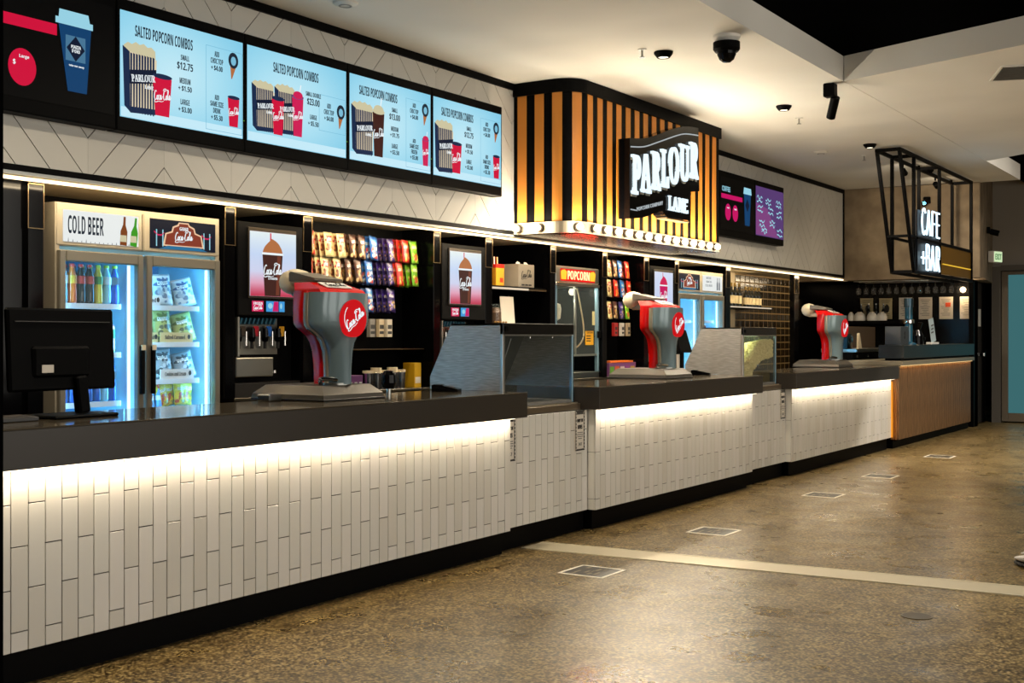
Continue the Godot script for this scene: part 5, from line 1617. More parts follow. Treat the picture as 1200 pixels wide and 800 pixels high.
func shelf_goods() -> void:
	var s := thing("wall_shelf", "black wall shelf with a lit front edge holding a cola box", "shelf", Vector3(8.845, 1.84, -6.0))
	span("shelf_board", mt("black"), Vector3(0, 0.0, -0.6), Vector3(0.975, 0.03, -0.02), s)
	span("led_edge", em("led_soft", Color(1.0, 0.92, 0.8), 0.75), Vector3(0.0, 0.0, -0.02), Vector3(0.66, 0.018, -0.012), s)
	span("edge_trim", mt("bronze_edge"), Vector3(0.66, 0.0, -0.02), Vector3(0.975, 0.014, -0.012), s)
	area("shelf_light", Vector3(0.33, -0.005, -0.03), Vector2(0.6, 0.01), Vector3(0, -1, -0.3), 0.03, LED, s)
	var b := thing("cola_box", "grey carton with a black script logo on the wall shelf", "box", Vector3(9.45, 1.87, -6.1))
	box("carton", mt("grey_box", Color(0.56, 0.53, 0.48), 0.5), Vector3(0, 0.105, 0), Vector3(0.27, 0.21, 0.2), b, 0.003)
	script("script_logo", mt("ink"), Vector3(0, 0.115, 0.1005), 0.18, b, 0.05, 0.001, 1.5)
	for q in 6:
		var o := box("top_flap", mt("white_plastic"), Vector3(-0.1 + q * 0.045, 0.215, 0.06 - 0.02 * (q % 3)), Vector3(0.035, 0.03, 0.004), b)
		o.rotation.z = 0.5 - 0.2 * q
	for q in 3:
		box("print_dash", mt("ink"), Vector3(-0.06 + q * 0.06, 0.02, 0.1005), Vector3(0.05, 0.014, 0.001), b)
	var c := thing("straw_tub", "red and yellow straw tub at the end of the wall shelf", "tub", Vector3(9.04, 1.87, -6.08))
	box("tub", mt("tub_yellow", Color(0.82, 0.56, 0.12), 0.4), Vector3(0, 0.09, 0), Vector3(0.13, 0.18, 0.12), c, 0.003)
	box("red_band", mt("tub_red", Color(0.75, 0.08, 0.04), 0.4), Vector3(0, 0.175, 0), Vector3(0.134, 0.035, 0.124), c, 0.003)
	box("red_patch", mt("tub_red"), Vector3(0.02, 0.05, 0.061), Vector3(0.05, 0.04, 0.002), c)
	for q in 5:
		cyl("straw", mt(["tub_yellow", "white_plastic", "tub_red"][q % 3]), Vector3(-0.045 + q * 0.022, 0.19, 0.01 * (q % 2)), 0.006, 0.07, c, 8)
	# lower shelf with poster card and jar
	var l := thing("lower_shelf", "dark lower shelf below the lit wall shelf", "shelf", Vector3(8.845, 1.5, -6.0))
	span("shelf_board", mt("black"), Vector3(0, 0.0, -0.6), Vector3(0.975, 0.03, -0.02), l)
	var p := thing("leaning_card", "white promotional card with red berries leaning on the lower shelf", "card", Vector3(9.28, 1.53, -6.1))
	var cd := box("card", mt("paper"), Vector3(0, 0.125, 0), Vector3(0.22, 0.25, 0.005), p)
	cd.rotation.x = -0.08
	rng.seed = 4
	for q in 7:
		var o := prism("berry_print", mt("berry", Color(0.68, 0.14, 0.06), 0.5) if q % 2 == 0 else mt("leaf_print", Color(0.3, 0.28, 0.14), 0.5), ellipse(rng.randf_range(-0.07, 0.07), rng.randf_range(0.03, 0.12), 0.022, 0.028, 10), 0.003, 0.004, Vector3(0, 0, 0.0), p)
		o.rotation.x = -0.08
	var tx := text("card_lettering", "CHOC TOPS", mt("grey_ink"), Vector3(0, 0.19, 0.0), 0.03, 0.16, p, sansb, 0.002)
	tx.position.z = -0.01
	var j := thing("sweets_jar", "glass jar of dark sweets on the lower shelf", "jar", Vector3(9.08, 1.53, -6.1))
	lathe("sweets", mt("sweets", Color(0.3, 0.2, 0.12), 0.4), [[0.0, 0.003], [0.05, 0.003], [0.055, 0.1], [0.04, 0.14], [0.0, 0.15]], Vector3.ZERO, j, 16)
	lathe("jar_glass", glass("pane"), [[0.058, 0.0], [0.06, 0.12], [0.045, 0.17], [0.045, 0.18]], Vector3.ZERO, j, 16)
	for q in 8:
		lathe("wrapped_sweet", mt("gold_wrap", Color(0.6, 0.45, 0.2), 0.3, 0.5), [[0.0, 0.0], [0.014, 0.012], [0.0, 0.024]], Vector3(-0.09 + q * 0.022, 0.0, 0.06 + 0.015 * (q % 2)), j, 8)

func popcorn_machine() -> void:
	var t := thing("popcorn_machine", "tall glass popcorn machine with a lit red header sign", "popcorn machine", Vector3(9.97, 1.0, -6.0))
	var w := 0.86
	var fr := mt("aluminium")
	span("base", mt("steel"), Vector3(0, 0, -0.55), Vector3(w, 0.06, 0.0), t, 0.004)
	for x in [0.0, w - 0.035]:
		for z in [-0.55, -0.035]:
			span("frame_post", mt("post_blue") if z > -0.1 else fr, Vector3(x, 0.06, z), Vector3(x + 0.035, 0.92, z + 0.035), t, 0.003)
	span("middle_post", fr, Vector3(w * 0.46, 0.24, -0.03), Vector3(w * 0.46 + 0.02, 0.9, -0.01), t)
	span("sill_bar", fr, Vector3(0.035, 0.22, -0.03), Vector3(w - 0.035, 0.24, -0.005), t)
	span("header", fr, Vector3(0, 0.94, -0.55), Vector3(w, 1.1, 0.0), t, 0.01)
	span("header_lip", mt("chrome"), Vector3(-0.005, 0.905, -0.55), Vector3(w + 0.005, 0.94, 0.012), t, 0.004)
	span("header_sign", em("pop_red", col(214, 14, 14), 1.3), Vector3(0.09, 0.955, 0.0), Vector3(w - 0.1, 1.075, 0.006), t)
	text("sign_lettering", "POPCORN", em("pop_letter", Color(1.0, 0.86, 0.62), 1.6), Vector3(w * 0.5, 1.015, 0.009), 0.085, w * 0.5, t, sansb, 0.004)
	area("header_glow", Vector3(w * 0.5, 1.015, 0.02), Vector2(w * 0.75, 0.1), Vector3(0, 0.35, 1), 0.5, Color(1.0, 0.12, 0.05), t)
	for q in [-1, 1]:
		prism("sign_bag", em("pop_bag", Color(1.0, 0.75, 0.2), 1.3), [Vector2(-0.045, -0.045), Vector2(0.045, -0.045), Vector2(0.06, 0.03), Vector2(0.02, 0.05), Vector2(-0.03, 0.045), Vector2(-0.055, 0.03)], 0.006, 0.009, Vector3(w * 0.5 + q * 0.285 - 0.005, 1.015, 0), t)
	span("back_panel", mt("pop_back", Color(0.26, 0.32, 0.36), 0.4), Vector3(0.035, 0.06, -0.54), Vector3(w - 0.035, 0.92, -0.53), t)
	span("roof_panel", mt("steel"), Vector3(0.035, 0.905, -0.54), Vector3(w - 0.035, 0.93, -0.02), t)
	span("glass_door", glass("pane"), Vector3(0.035, 0.24, -0.016), Vector3(w - 0.035, 0.9, -0.012), t)
	span("glass_side", glass("pane"), Vector3(0.012, 0.1, -0.52), Vector3(0.016, 0.9, -0.035), t)
	# kettle, its hanger and the curved arm
	lathe("kettle", mt("kettle", Color(0.74, 0.71, 0.64), 0.3, 0.3), [[0.0, 0.0], [0.1, 0.0], [0.15, 0.03], [0.16, 0.13], [0.155, 0.14], [0.15, 0.17], [0.08, 0.2], [0.0, 0.205]], Vector3(0.2, 0.56, -0.24), t, 24)
	for q in 4:
		lathe("kettle_band", mt("chrome"), [[0.11, 0.0], [0.13, 0.0], [0.13, 0.012], [0.11, 0.012]], Vector3(0.22, 0.34 + q * 0.05, -0.24), t, 20)
	cyl("kettle_stem", fr, Vector3(0.2, 0.75, -0.24), 0.015, 0.17, t, 10)
	tube("cord_loop", mt("cord_beige", Color(0.6, 0.52, 0.38), 0.5), smooth_pts([Vector3(0.62, 0.9, -0.12), Vector3(0.66, 0.7, -0.1), Vector3(0.7, 0.5, -0.09), Vector3(0.66, 0.38, -0.08), Vector3(0.5, 0.3, -0.07), Vector3(0.34, 0.29, -0.07), Vector3(0.16, 0.31, -0.08)], 5), 0.008, t, 8)
	tube("lever", mt("chrome"), smooth_pts([Vector3(0.5, 0.8, -0.1), Vector3(0.52, 0.62, -0.08), Vector3(0.48, 0.52, -0.07), Vector3(0.4, 0.5, -0.07)], 5), 0.007, t, 8)
	for x in [0.2, 0.66]:
		lathe("lamp_globe", em("pop_lamp", Color(1.0, 0.95, 0.82), 1.6), [[0.0, -0.04], [0.03, -0.03], [0.04, 0.0], [0.025, 0.03], [0.0, 0.03]], Vector3(x, 0.87, -0.2), t, 14)
		omni("machine_lamp", Vector3(x, 0.865, -0.2), 0.3, Color(0.95, 0.95, 0.85), 0.03, t)
	box("warning_card", mt("warn_yellow", Color(0.82, 0.6, 0.08), 0.5), Vector3(0.67, 0.4, -0.006), Vector3(0.16, 0.14, 0.003), t)
	text("card_lettering", "CAUTION", mt("ink"), Vector3(0.67, 0.455, -0.003), 0.018, 0.12, t, sansb, 0.001)
	for q in 3:
		box("card_print", mt("ink"), Vector3(0.65, 0.42 - q * 0.025, -0.004), Vector3(0.09, 0.01, 0.001), t)
	box("yellow_tag", mt("tag_cream", Color(0.75, 0.68, 0.45), 0.5), Vector3(0.78, 0.6, -0.02), Vector3(0.05, 0.14, 0.003), t)
	span("door_latch", mt("black"), Vector3(w - 0.05, 0.4, 0.0), Vector3(w + 0.01, 0.47, 0.02), t, 0.004)

func wine_niche() -> void:
	# glazed bronze tiles on the back wall
	var w := struct("wall_tiled")
	span("tile_backing", mt("grout_gold", Color(0.52, 0.42, 0.24), 0.6), Vector3(14.15, 0.9, BACK), Vector3(18.2, 2.3, BACK + 0.01), w)
	rng.seed = 9
	for i in 13:
		for j in 13:
			var m := mt("gold_tile") if rng.randf() < 0.6 else mt("gold_tile_b", Color(0.13, 0.1, 0.055), 0.16)
			box("tile", m, Vector3(15.9 + i * 0.176, 0.96 + j * 0.106, BACK + 0.014), Vector3(0.146, 0.088, 0.01), w, 0.002)
	span("lit_panel", mt("soffit"), Vector3(14.15, 1.05, BACK + 0.01), Vector3(15.8, 2.3, BACK + 0.02), w)
	var s := thing("wine_shelf", "dark floating shelf carrying wine bottles beside the bronze tiles", "shelf", Vector3(14.15, 1.79, -6.15))
	span("shelf_board", mt("black"), Vector3(0, 0, -0.46), Vector3(1.9, 0.025, 0.0), s)
	span("led_edge", em("led_soft"), Vector3(0.1, 0.004, 0.0), Vector3(1.85, 0.018, 0.006), s)
	span("shelf_upright", mt("black"), Vector3(0.98, 0.025, -0.3), Vector3(1.02, 0.5, -0.26), s)
	area("shelf_glow", Vector3(0.9, -0.008, -0.2), Vector2(1.5, 0.05), Vector3(0, -1, -0.3), 0.12, LED, s)
	area("shelf_glow", Vector3(0.9, 0.47, -0.1), Vector2(1.5, 0.05), Vector3(0, -0.6, -1), 0.3, LED, s)
	var n := 0
	for x in [14.72, 14.84, 14.96, 15.08, 15.22, 15.45, 15.56, 15.67, 15.8, 15.92]:
		var b := thing("wine_bottle", "%s %s wine bottle from the post on the lit shelf" % [ORD[n % 5], "taller" if n < 5 else "shorter"], "bottle", Vector3(x, 1.816, -6.3), 0.0, "wine bottles on the lit shelf")
		var h := 0.31 if n < 5 else 0.27
		lathe("body", mt("wine_glass", Color(0.04, 0.06, 0.03), 0.1), [[0.0, 0.0], [0.038, 0.0], [0.038, h * 0.58], [0.016, h * 0.74], [0.014, h], [0.0, h]], Vector3.ZERO, b, 14)
		lathe("label_band", mt("wine_label", Color(0.85, 0.78, 0.6), 0.5), [[0.0385, h * 0.12], [0.0392, h * 0.12], [0.0392, h * 0.46], [0.0385, h * 0.46]], Vector3.ZERO, b, 14)
		cyl("foil", mt("gold_cap", Color(0.5, 0.4, 0.15)), Vector3(0, h * 0.84, 0), 0.0165, h * 0.165, b, 12)
		n += 1

# ------------------------------------------------------------------ things on the counters
# half outline of the soda tower: [height, half width]
const TOWER := [[0.09, 0.056], [0.2, 0.062], [0.28, 0.074], [0.33, 0.094], [0.365, 0.125], [0.39, 0.165], [0.412, 0.205], [0.432, 0.226], [0.455, 0.231], [0.53, 0.232], [0.62, 0.226]]

func tower_layers(shrink: float, front: float, bulge: float, back: float, lo: float, hi: float) -> Array:
	var rings := []
	for q in TOWER:
		var y: float = lo + (q[0] - 0.09) / 0.53 * (hi - lo)
		var hw: float = q[1] - shrink
		var ring := []
		var n := 14
		for i in n + 1:
			var u := -cos(PI * i / n)
			ring.append(Vector3(u * hw, y, front + bulge * sqrt(maxf(0.0, 1.0 - u * u)) * (0.65 + 0.35 * hw / 0.23)))
		for i in [1, 0]:
			ring.append(Vector3((1.0 if i else -1.0) * hw, y, back))
		rings.append(ring)
	return rings

func loft_mesh(rings: Array, smooth := false) -> ArrayMesh:
	var st := SurfaceTool.new()
	st.begin(Mesh.PRIMITIVE_TRIANGLES)
	loft(st, rings)
	if smooth:
		st.generate_normals()
	return st.commit()

func soda_tower(label: String, at: Vector3) -> void:
	var t := thing("soda_tower", label, "drink dispenser", at, 0.0, "soda towers")
	var grey := mt("tray_grey", Color(0.36, 0.345, 0.32), 0.3, 0.4)
	# sloping drip base
	var base := []
	for q in [[0.0, 0.265, 0.26], [0.035, 0.26, 0.255], [0.085, 0.205, 0.2]]:
		base.append([Vector3(-q[1], q[0], q[2] + 0.04), Vector3(q[1], q[0], q[2] + 0.04), Vector3(q[1], q[0], -q[2]), Vector3(-q[1], q[0], -q[2])])
	put("drip_base", loft_mesh(base), grey, Vector3.ZERO, t)
	span("base_lip", mt("lip_dark", Color(0.12, 0.12, 0.12), 0.4, 0.3), Vector3(-0.268, 0, -0.265), Vector3(0.268, 0.012, 0.305), t, 0.003)
	put("front_shell", loft_mesh(tower_layers(0.0, 0.175, 0.115, 0.15, 0.09, 0.615), true), mt("grey_shell"), Vector3.ZERO, t)
	put("shell_edge", loft_mesh(tower_layers(-0.003, 0.152, 0.0, 0.118, 0.09, 0.612), true), mt("shell_edge", Color(0.62, 0.58, 0.5), 0.25, 0.5), Vector3.ZERO, t)
	put("red_body", loft_mesh(tower_layers(0.02, 0.12, 0.0, 0.02, 0.088, 0.625), true), mt("red_gloss"), Vector3.ZERO, t)
	# red crown with the name plate
	var crown := []
	for q in [[0.61, 0.2, 0.22, 0.02], [0.635, 0.19, 0.2, 0.01], [0.675, 0.15, 0.09, -0.03]]:
		crown.append([Vector3(-q[1], q[0], q[2]), Vector3(q[1], q[0], q[2]), Vector3(q[1], q[0], q[3]), Vector3(-q[1], q[0], q[3])])
	put("red_crown", loft_mesh(crown), mt("red_gloss"), Vector3.ZERO, t)
	var pl := box("name_plate", mt("white_plastic"), Vector3(0, 0.66, 0.15), Vector3(0.22, 0.006, 0.08), t, 0.002)
	pl.rotation.x = 0.38
	var nm := script("plate_script", mt("ink"), Vector3(0, 0.664, 0.152), 0.17, t)
	nm.basis = Basis(Vector3.RIGHT, -PI / 2 + 0.38) * Basis.from_scale(Vector3(0.17, 0.2, 0.001))
	# visor and staff side dome
	var vs := side_prism("visor", mt("visor", Color(0.42, 0.4, 0.36), 0.3, 0.2), [Vector2(0.1, 0.686), Vector2(0.1, 0.7), Vector2(-0.09, 0.742), Vector2(-0.1, 0.735), Vector2(-0.1, 0.685), Vector2(-0.05, 0.69)], -0.12, 0.12, Vector3.ZERO, t)
	vs.name = "visor"
	var dome := []
	for i in 9:
		var a := PI * i / 8.0
		var ring := []
		for k in 12:
			var b := TAU * k / 12.0
			ring.append(Vector3(-cos(a) * 0.115, 0.685 + pow(sin(a), 0.7) * 0.08 * cos(b), -0.15 + pow(sin(a), 0.7) * 0.085 * sin(b)))
		dome.append(ring)
	put("dome_cap", loft_mesh(dome, true), mt("cream"), Vector3.ZERO, t)
	span("dome_neck", mt("shell_edge"), Vector3(-0.06, 0.6, -0.14), Vector3(0.06, 0.65, 0.0), t, 0.006)
	# red disc with the script
	var dc := prism("badge_light_disc", em("badge_red_glow", col(214, 18, 26), 0.85), ellipse(0, 0, 0.108, 0.108, 40), -0.03, 0.008, Vector3(0.0, 0.468, 0.288), t)
	dc.name = "badge_light_disc"
	script("badge_light_script", em("art_white"), Vector3(0.004, 0.466, 0.2965), 0.175, t, 0.55, 0.002, 1.35)
	var arc := []
	for i in 9:
		var a := 2.35 + i * 0.2
		arc.append(Vector2(cos(a), sin(a)) * 0.088)
	for i in 9:
		var a := 2.35 + (8 - i) * 0.2
		arc.append(Vector2(cos(a), sin(a)) * 0.084)
	prism("badge_light_arc", em("art_white"), arc, 0.008, 0.0095, Vector3(0.0, 0.468, 0.288), t)
	# nozzle lever by the foot
	tube("spill_pipe", mt("chrome"), smooth_pts([Vector3(-0.13, 0.088, 0.16), Vector3(-0.12, 0.12, 0.15), Vector3(-0.05, 0.115, 0.2), Vector3(0.03, 0.095, 0.24)], 5), 0.014, t, 10)
	cyl("tower_foot", mt("steel"), Vector3(0, 0.085, 0.16), 0.09, 0.012, t, 20)

func on_counters() -> void:
	soda_tower("red and grey soda tower with a round red badge on the near counter", Vector3(5.33, 1.05, -4.85))
	soda_tower("red and grey soda tower with a round red badge on the middle counter", Vector3(9.62, 1.05, -4.83))
	soda_tower("red and grey soda tower with a round red badge on the farthest tiled counter", Vector3(14.2, 1.05, -4.83))
	# cash register screen seen from behind
	var blk := mt("black")
	var m := thing("pos_monitor", "black point of sale monitor seen from behind, nearest the camera", "monitor", Vector3(3.46, 1.05, -4.7), 0.0)
	var pn := box("screen_housing", blk, Vector3(0.02, 0.305, 0.0), Vector3(0.56, 0.37, 0.035), m, 0.01)
	pn.rotation.x = -0.06
	box("housing_bulge", blk, Vector3(0.0, 0.25, 0.022), Vector3(0.3, 0.14, 0.03), m, 0.012)
	box("housing_seam", mt("seam", Color(0.16, 0.14, 0.11), 0.4), Vector3(0.02, 0.43, 0.012), Vector3(0.5, 0.004, 0.012), m)
	box("port_sticker", mt("paper"), Vector3(-0.08, 0.22, 0.038), Vector3(0.06, 0.035, 0.002), m)
	var lg := box("stand_leg", blk, Vector3(0.1, 0.1, 0.03), Vector3(0.06, 0.17, 0.05), m, 0.008)
	lg.rotation.z = 0.12
	box("stand_foot", blk, Vector3(0.04, 0.008, 0.04), Vector3(0.34, 0.016, 0.24), m, 0.006)
	var kb := thing("keyboard", "slim dark keyboard lying beside the near monitor's foot", "keyboard", Vector3(3.08, 1.05, -4.62))
	box("key_deck", mt("kb", Color(0.1, 0.09, 0.08), 0.4), Vector3(0, 0.01, 0), Vector3(0.36, 0.02, 0.13), kb, 0.004)
	for i in 3:
		box("key_row", mt("kb_keys", Color(0.22, 0.19, 0.15), 0.4), Vector3(0, 0.022, -0.04 + i * 0.04), Vector3(0.33, 0.005, 0.028), kb, 0.001)
	# card terminals
	for d in [[6.45, -4.72, "black card terminal lying at the end of the near counter"], [10.55, -4.75, "black card terminal lying in front of the popcorn filled cabinet"], [7.82, -4.72, "black card terminal at the start of the middle counter"], [12.05, -4.8, "black card terminal at the start of the farthest tiled counter"]]:
		var c := thing("card_terminal", d[2], "card terminal", Vector3(d[0], 1.05, d[1]), 0.3, "card terminals")
		side_prism("housing", mt("black_gloss"), [Vector2(0.09, 0.0), Vector2(0.09, 0.02), Vector2(0.02, 0.034), Vector2(-0.07, 0.05), Vector2(-0.09, 0.045), Vector2(-0.09, 0.0)], -0.042, 0.042, Vector3.ZERO, c)
		box("display", mt("lcd", Color(0.25, 0.28, 0.28), 0.15), Vector3(0, 0.048, -0.045), Vector3(0.06, 0.003, 0.04), c)
		for i in 3:
			for j in 3:
				box("key", mt("kb_keys"), Vector3(-0.022 + i * 0.022, 0.036 - j * 0.004, 0.0 + j * 0.022), Vector3(0.016, 0.005, 0.014), c)
	# staff side monitors and scanners
	for d in [[7.5, -5.25, "black staff side till screen on a stand behind the empty cabinet"], [10.35, -4.86, "black staff side till screen between the middle soda tower and the cabinet"]]:
		var p := thing("till_screen", d[2], "monitor", Vector3(d[0], 1.05 if d[0] > 8 else 0.0, d[1]), 0.0, "till screens")
		if d[0] > 8:
			box("foot", blk, Vector3(0, 0.01, 0), Vector3(0.16, 0.02, 0.14), p, 0.004)
			box("stem", blk, Vector3(0, 0.12, 0), Vector3(0.05, 0.22, 0.04), p, 0.004)
			var hd := box("head", blk, Vector3(0.02, 0.32, 0.0), Vector3(0.26, 0.22, 0.03), p, 0.008)
			hd.rotation.x = -0.3
			box("receipt_curl", mt("paper"), Vector3(-0.11, 0.12, 0.02), Vector3(0.06, 0.16, 0.004), p)
		else:
			cyl("floor_post", blk, Vector3(0, 0, 0), 0.03, 1.1, p, 12)
			box("head", blk, Vector3(-0.03, 1.27, 0.0), Vector3(0.34, 0.25, 0.04), p, 0.008)
			box("arm_bar", blk, Vector3(-0.2, 1.08, 0.05), Vector3(0.42, 0.05, 0.05), p, 0.006)
			for q in 5:
				box("key_glint", mt("kb_keys"), Vector3(-0.15 + q * 0.055, 1.4, 0.018), Vector3(0.03, 0.006, 0.012), p)
	var tp := thing("tap_handle", "glossy black rounded tap handle beside the near soda tower", "tap", Vector3(6.02, 1.05, -4.86))
	cyl("stem", mt("steel"), Vector3(0, 0, 0), 0.015, 0.05, tp, 12)
	lathe("knob", mt("black_gloss"), [[0.0, 0.03], [0.035, 0.035], [0.048, 0.07], [0.045, 0.12], [0.03, 0.145], [0.0, 0.15]], Vector3.ZERO, tp, 18)
	var gc := thing("ribbed_cup", "black ribbed cup with a green rim at the start of the middle counter", "cup", Vector3(7.96, 1.05, -4.9))
	lathe("cup", mt("black_gloss"), [[0.0, 0.0], [0.04, 0.0], [0.05, 0.03], [0.045, 0.06], [0.05, 0.09], [0.044, 0.12], [0.0, 0.12]], Vector3.ZERO, gc, 16)
	lathe("rim", mt("green_rim", Color(0.35, 0.5, 0.32), 0.4), [[0.036, 0.12], [0.044, 0.12], [0.044, 0.128], [0.036, 0.128]], Vector3.ZERO, gc, 16)
	var tr := thing("steel_tray", "low steel tray behind the near soda tower", "tray", Vector3(5.0, 1.05, -4.88))
	box("tray", mt("steel"), Vector3(-0.02, 0.02, 0), Vector3(0.1, 0.04, 0.1), tr, 0.006)
	var bs := thing("small_display", "small glowing blue display behind the farthest tiled counter", "display", Vector3(12.2, 1.05, -4.88))
	box("stand", blk, Vector3(0, 0.03, 0), Vector3(0.1, 0.06, 0.06), bs, 0.004)
	box("screen_face", em("screen_teal", col(70, 130, 150), 1.0), Vector3(0, 0.1, 0.0), Vector3(0.22, 0.12, 0.012), bs)

# ------------------------------------------------------------------ cafe end
func cafe() -> void:
	var t := thing("cafe_bar", "timber fronted cafe bar with a lit stone edge and raised dark ledge", "bar", Vector3.ZERO)
	span("carcass", mt("black"), Vector3(15.45, 0.1, -4.95), Vector3(19.4, 1.04, -4.275), t)
	span("kickboard", mt("black"), Vector3(15.45, 0, -4.9), Vector3(19.58, 0.115, -4.33), t)
	var x := 15.43
	rng.seed = 2
	while x < 19.36:
		var o := span("timber_board", mt("timber"), Vector3(x, 0.115, -4.275), Vector3(minf(x + 0.128, 19.37), 1.04, -4.25 + 0.003 * rng.randf()), t, 0.003)
		o.name = "timber_board"
		x += 0.132
	for q in 3:
		span("timber_board", mt("timber"), Vector3(15.418, 0.115, -4.35 + q * 0.028), Vector3(15.446, 0.886, -4.324 + q * 0.028), t, 0.002)
	span("stone_edge", mt("stone_edge", Color(0.5, 0.46, 0.38), 0.3), Vector3(15.425, 1.05, -4.95), Vector3(19.42, 1.105, -4.2), t, 0.004)
	span("led_strip", em("cafe_led", Color(1.0, 0.84, 0.58), 1.2), Vector3(15.46, 1.042, -4.235), Vector3(19.36, 1.05, -4.222), t)
	span("ledge", mt("ledge", Color(0.1, 0.12, 0.12), 0.3), Vector3(15.62, 1.135, -4.56), Vector3(19.58, 1.305, -4.24), t, 0.003)
	span("ledge_neck", mt("black"), Vector3(15.7, 1.105, -4.5), Vector3(19.5, 1.135, -4.3), t)
	for i in 2:
		area("cafe_bar_light", Vector3(16.45 + i * 1.95, 1.036, -4.225), Vector2(1.9, 0.012), Vector3(0, -1, -0.3), 0.08, Color(1.0, 0.76, 0.46), t)
	# amber light behind the end of the last tiled counter
	area("cafe_end_light", Vector3(15.348, 0.5, -4.31), Vector2(0.02, 0.7), Vector3(1, 0, 0), 0.03, Color(1.0, 0.62, 0.16), t)
	span("amber_led", em("amber_led", Color(1.0, 0.62, 0.16), 1.0), Vector3(15.336, 0.15, -4.32), Vector3(15.343, 0.85, -4.3), t)
	# steel frame with the neon words
	var f := thing("hanging_truss", "black steel frame hanging from the ceiling around the glowing cafe sign", "truss", Vector3.ZERO)
	var b := mt("black")
	var fz := -3.93
	var bz := -4.19
	var yt := 3.6
	var yb := 2.2
	var r := 0.04
	for z in [fz, bz]:
		bar("top_rail", b, Vector3(14.27, yt, z), Vector3(17.97, yt, z), r, f)
		bar("bottom_rail", b, Vector3(14.9, yb, z), Vector3(17.97, yb, z), r, f)
		bar("slanted_post", b, Vector3(14.29, yt, z), Vector3(14.92, yb, z), r, f)
		bar("middle_rail", b, Vector3(14.72, 2.62, z), Vector3(17.97, 2.62, z), r * 0.8, f)
		for px in [14.92, 16.15, 17.95]:
			bar("upright", b, Vector3(px, yb, z), Vector3(px, yt, z), r, f)
	for px in [14.29, 14.92, 16.15, 17.95]:
		bar("cross_rail", b, Vector3(px, yt, fz), Vector3(px, yt, bz), r, f)
	for px in [14.92, 17.95]:
		bar("cross_rail", b, Vector3(px, yb, fz), Vector3(px, yb, bz), r, f)
	bar("cross_rail", b, Vector3(14.72, 2.62, fz), Vector3(14.72, 2.62, bz), r * 0.8, f)
	for px in [14.5, 16.15, 17.9]:
		bar("ceiling_hanger", b, Vector3(px, yt, bz), Vector3(px, CEIL, bz), 0.03, f)
	for px in [15.4, 17.0]:
		bar("washer_arm", b, Vector3(px, yt, bz), Vector3(px, yt - 0.06, bz), 0.02, f)
		var head := cyl("washer_head", b, Vector3(px, yt - 0.1, bz), 0.035, 0.11, f, 14)
		head.rotation.z = -PI / 2 - 0.3
		var wl2 := cyl("washer_lamp_lens", em("downlight_lens"), Vector3(0, 0.105, 0), 0.028, 0.008, head, 12)
		wl2.name = "washer_lamp_lens"
		spot("wall_washer_beam", Vector3(px + 0.13, yt - 0.14, bz), Vector3(1, -0.3, -0.25), 55.0, 0.8, Color(1.0, 0.92, 0.8), 0.03, f)
	var gold := mt("amber_panel", Color(0.5, 0.36, 0.08), 0.35, 0.6)
	span("brass_panel", gold, Vector3(16.19, 2.23, fz - 0.01), Vector3(17.92, 2.6, fz), f)
	span("sign_backing", mt("sign_back", Color(0.16, 0.14, 0.1), 0.4, 0.4), Vector3(14.98, 2.23, fz - 0.01), Vector3(16.11, 2.6, fz), f)
	tube("glowing_brass_rod", em("brass_rod_glow", Color(1.0, 0.8, 0.25), 0.8), [Vector3(16.3, 2.36, fz + 0.012), Vector3(17.85, 2.36, fz + 0.012)], 0.008, f, 8)  # brass rod, not a lamp; its brightness is put in as emission
	var n := thing("neon_sign", "glowing white cafe and bar neon words mounted in the black frame", "neon sign", Vector3(0, 0, fz + 0.03))
	var glow := em("neon_white", Color(0.82, 0.94, 1.0), 2.2)
	var strokes := {
		"C": [[[0.95, 0.85], [0.7, 1.0], [0.3, 0.95], [0.05, 0.6], [0.05, 0.4], [0.3, 0.05], [0.7, 0.0], [0.95, 0.15]]],
		"A": [[[0.0, 0.0], [0.5, 1.0]], [[0.5, 1.0], [1.0, 0.0]], [[0.2, 0.35], [0.8, 0.35]]],
		"F": [[[0.1, 0.0], [0.1, 1.0]], [[0.1, 1.0], [0.9, 1.0]], [[0.1, 0.52], [0.75, 0.52]]],
		"E": [[[0.1, 0.0], [0.1, 1.0]], [[0.1, 1.0], [0.9, 1.0]], [[0.1, 0.52], [0.8, 0.52]], [[0.1, 0.0], [0.9, 0.0]]],
		"B": [[[0.1, 0.0], [0.1, 1.0]], [[0.1, 1.0], [0.7, 0.98], [0.85, 0.78], [0.7, 0.55], [0.1, 0.52]], [[0.1, 0.52], [0.8, 0.48], [0.98, 0.25], [0.8, 0.02], [0.1, 0.0]]],
		"R": [[[0.1, 0.0], [0.1, 1.0]], [[0.1, 1.0], [0.75, 0.97], [0.9, 0.75], [0.75, 0.5], [0.1, 0.48]], [[0.5, 0.48], [0.95, 0.0]]],
		"+": [[[0.0, 0.45], [1.0, 0.45]], [[0.5, 0.2], [0.5, 0.7]]],
	}
	for d in [["C", 15.1, 2.67], ["A", 15.33, 2.67], ["F", 15.58, 2.67], ["E", 15.8, 2.67], ["+", 15.08, 2.24], ["B", 15.3, 2.24], ["A", 15.53, 2.24], ["R", 15.79, 2.24]]:
		var one := Node3D.new()
		one.name = "neon_letter"
		n.add_child(one, true)
		for sk in strokes[d[0]]:
			var raw := []
			for p in sk:
				raw.append(Vector3(d[1] + p[0] * 0.17, d[2] + p[1] * 0.31, 0.0))
			put("neon_tube", tube_mesh(smooth_pts(raw, 4) if raw.size() > 2 else raw, 0.0115, 8), glow, Vector3(0, 0, 0.02), one)
	span("letter_rail", mt("black"), Vector3(15.0, 2.6, -0.05), Vector3(16.1, 2.625, 0.0), n)
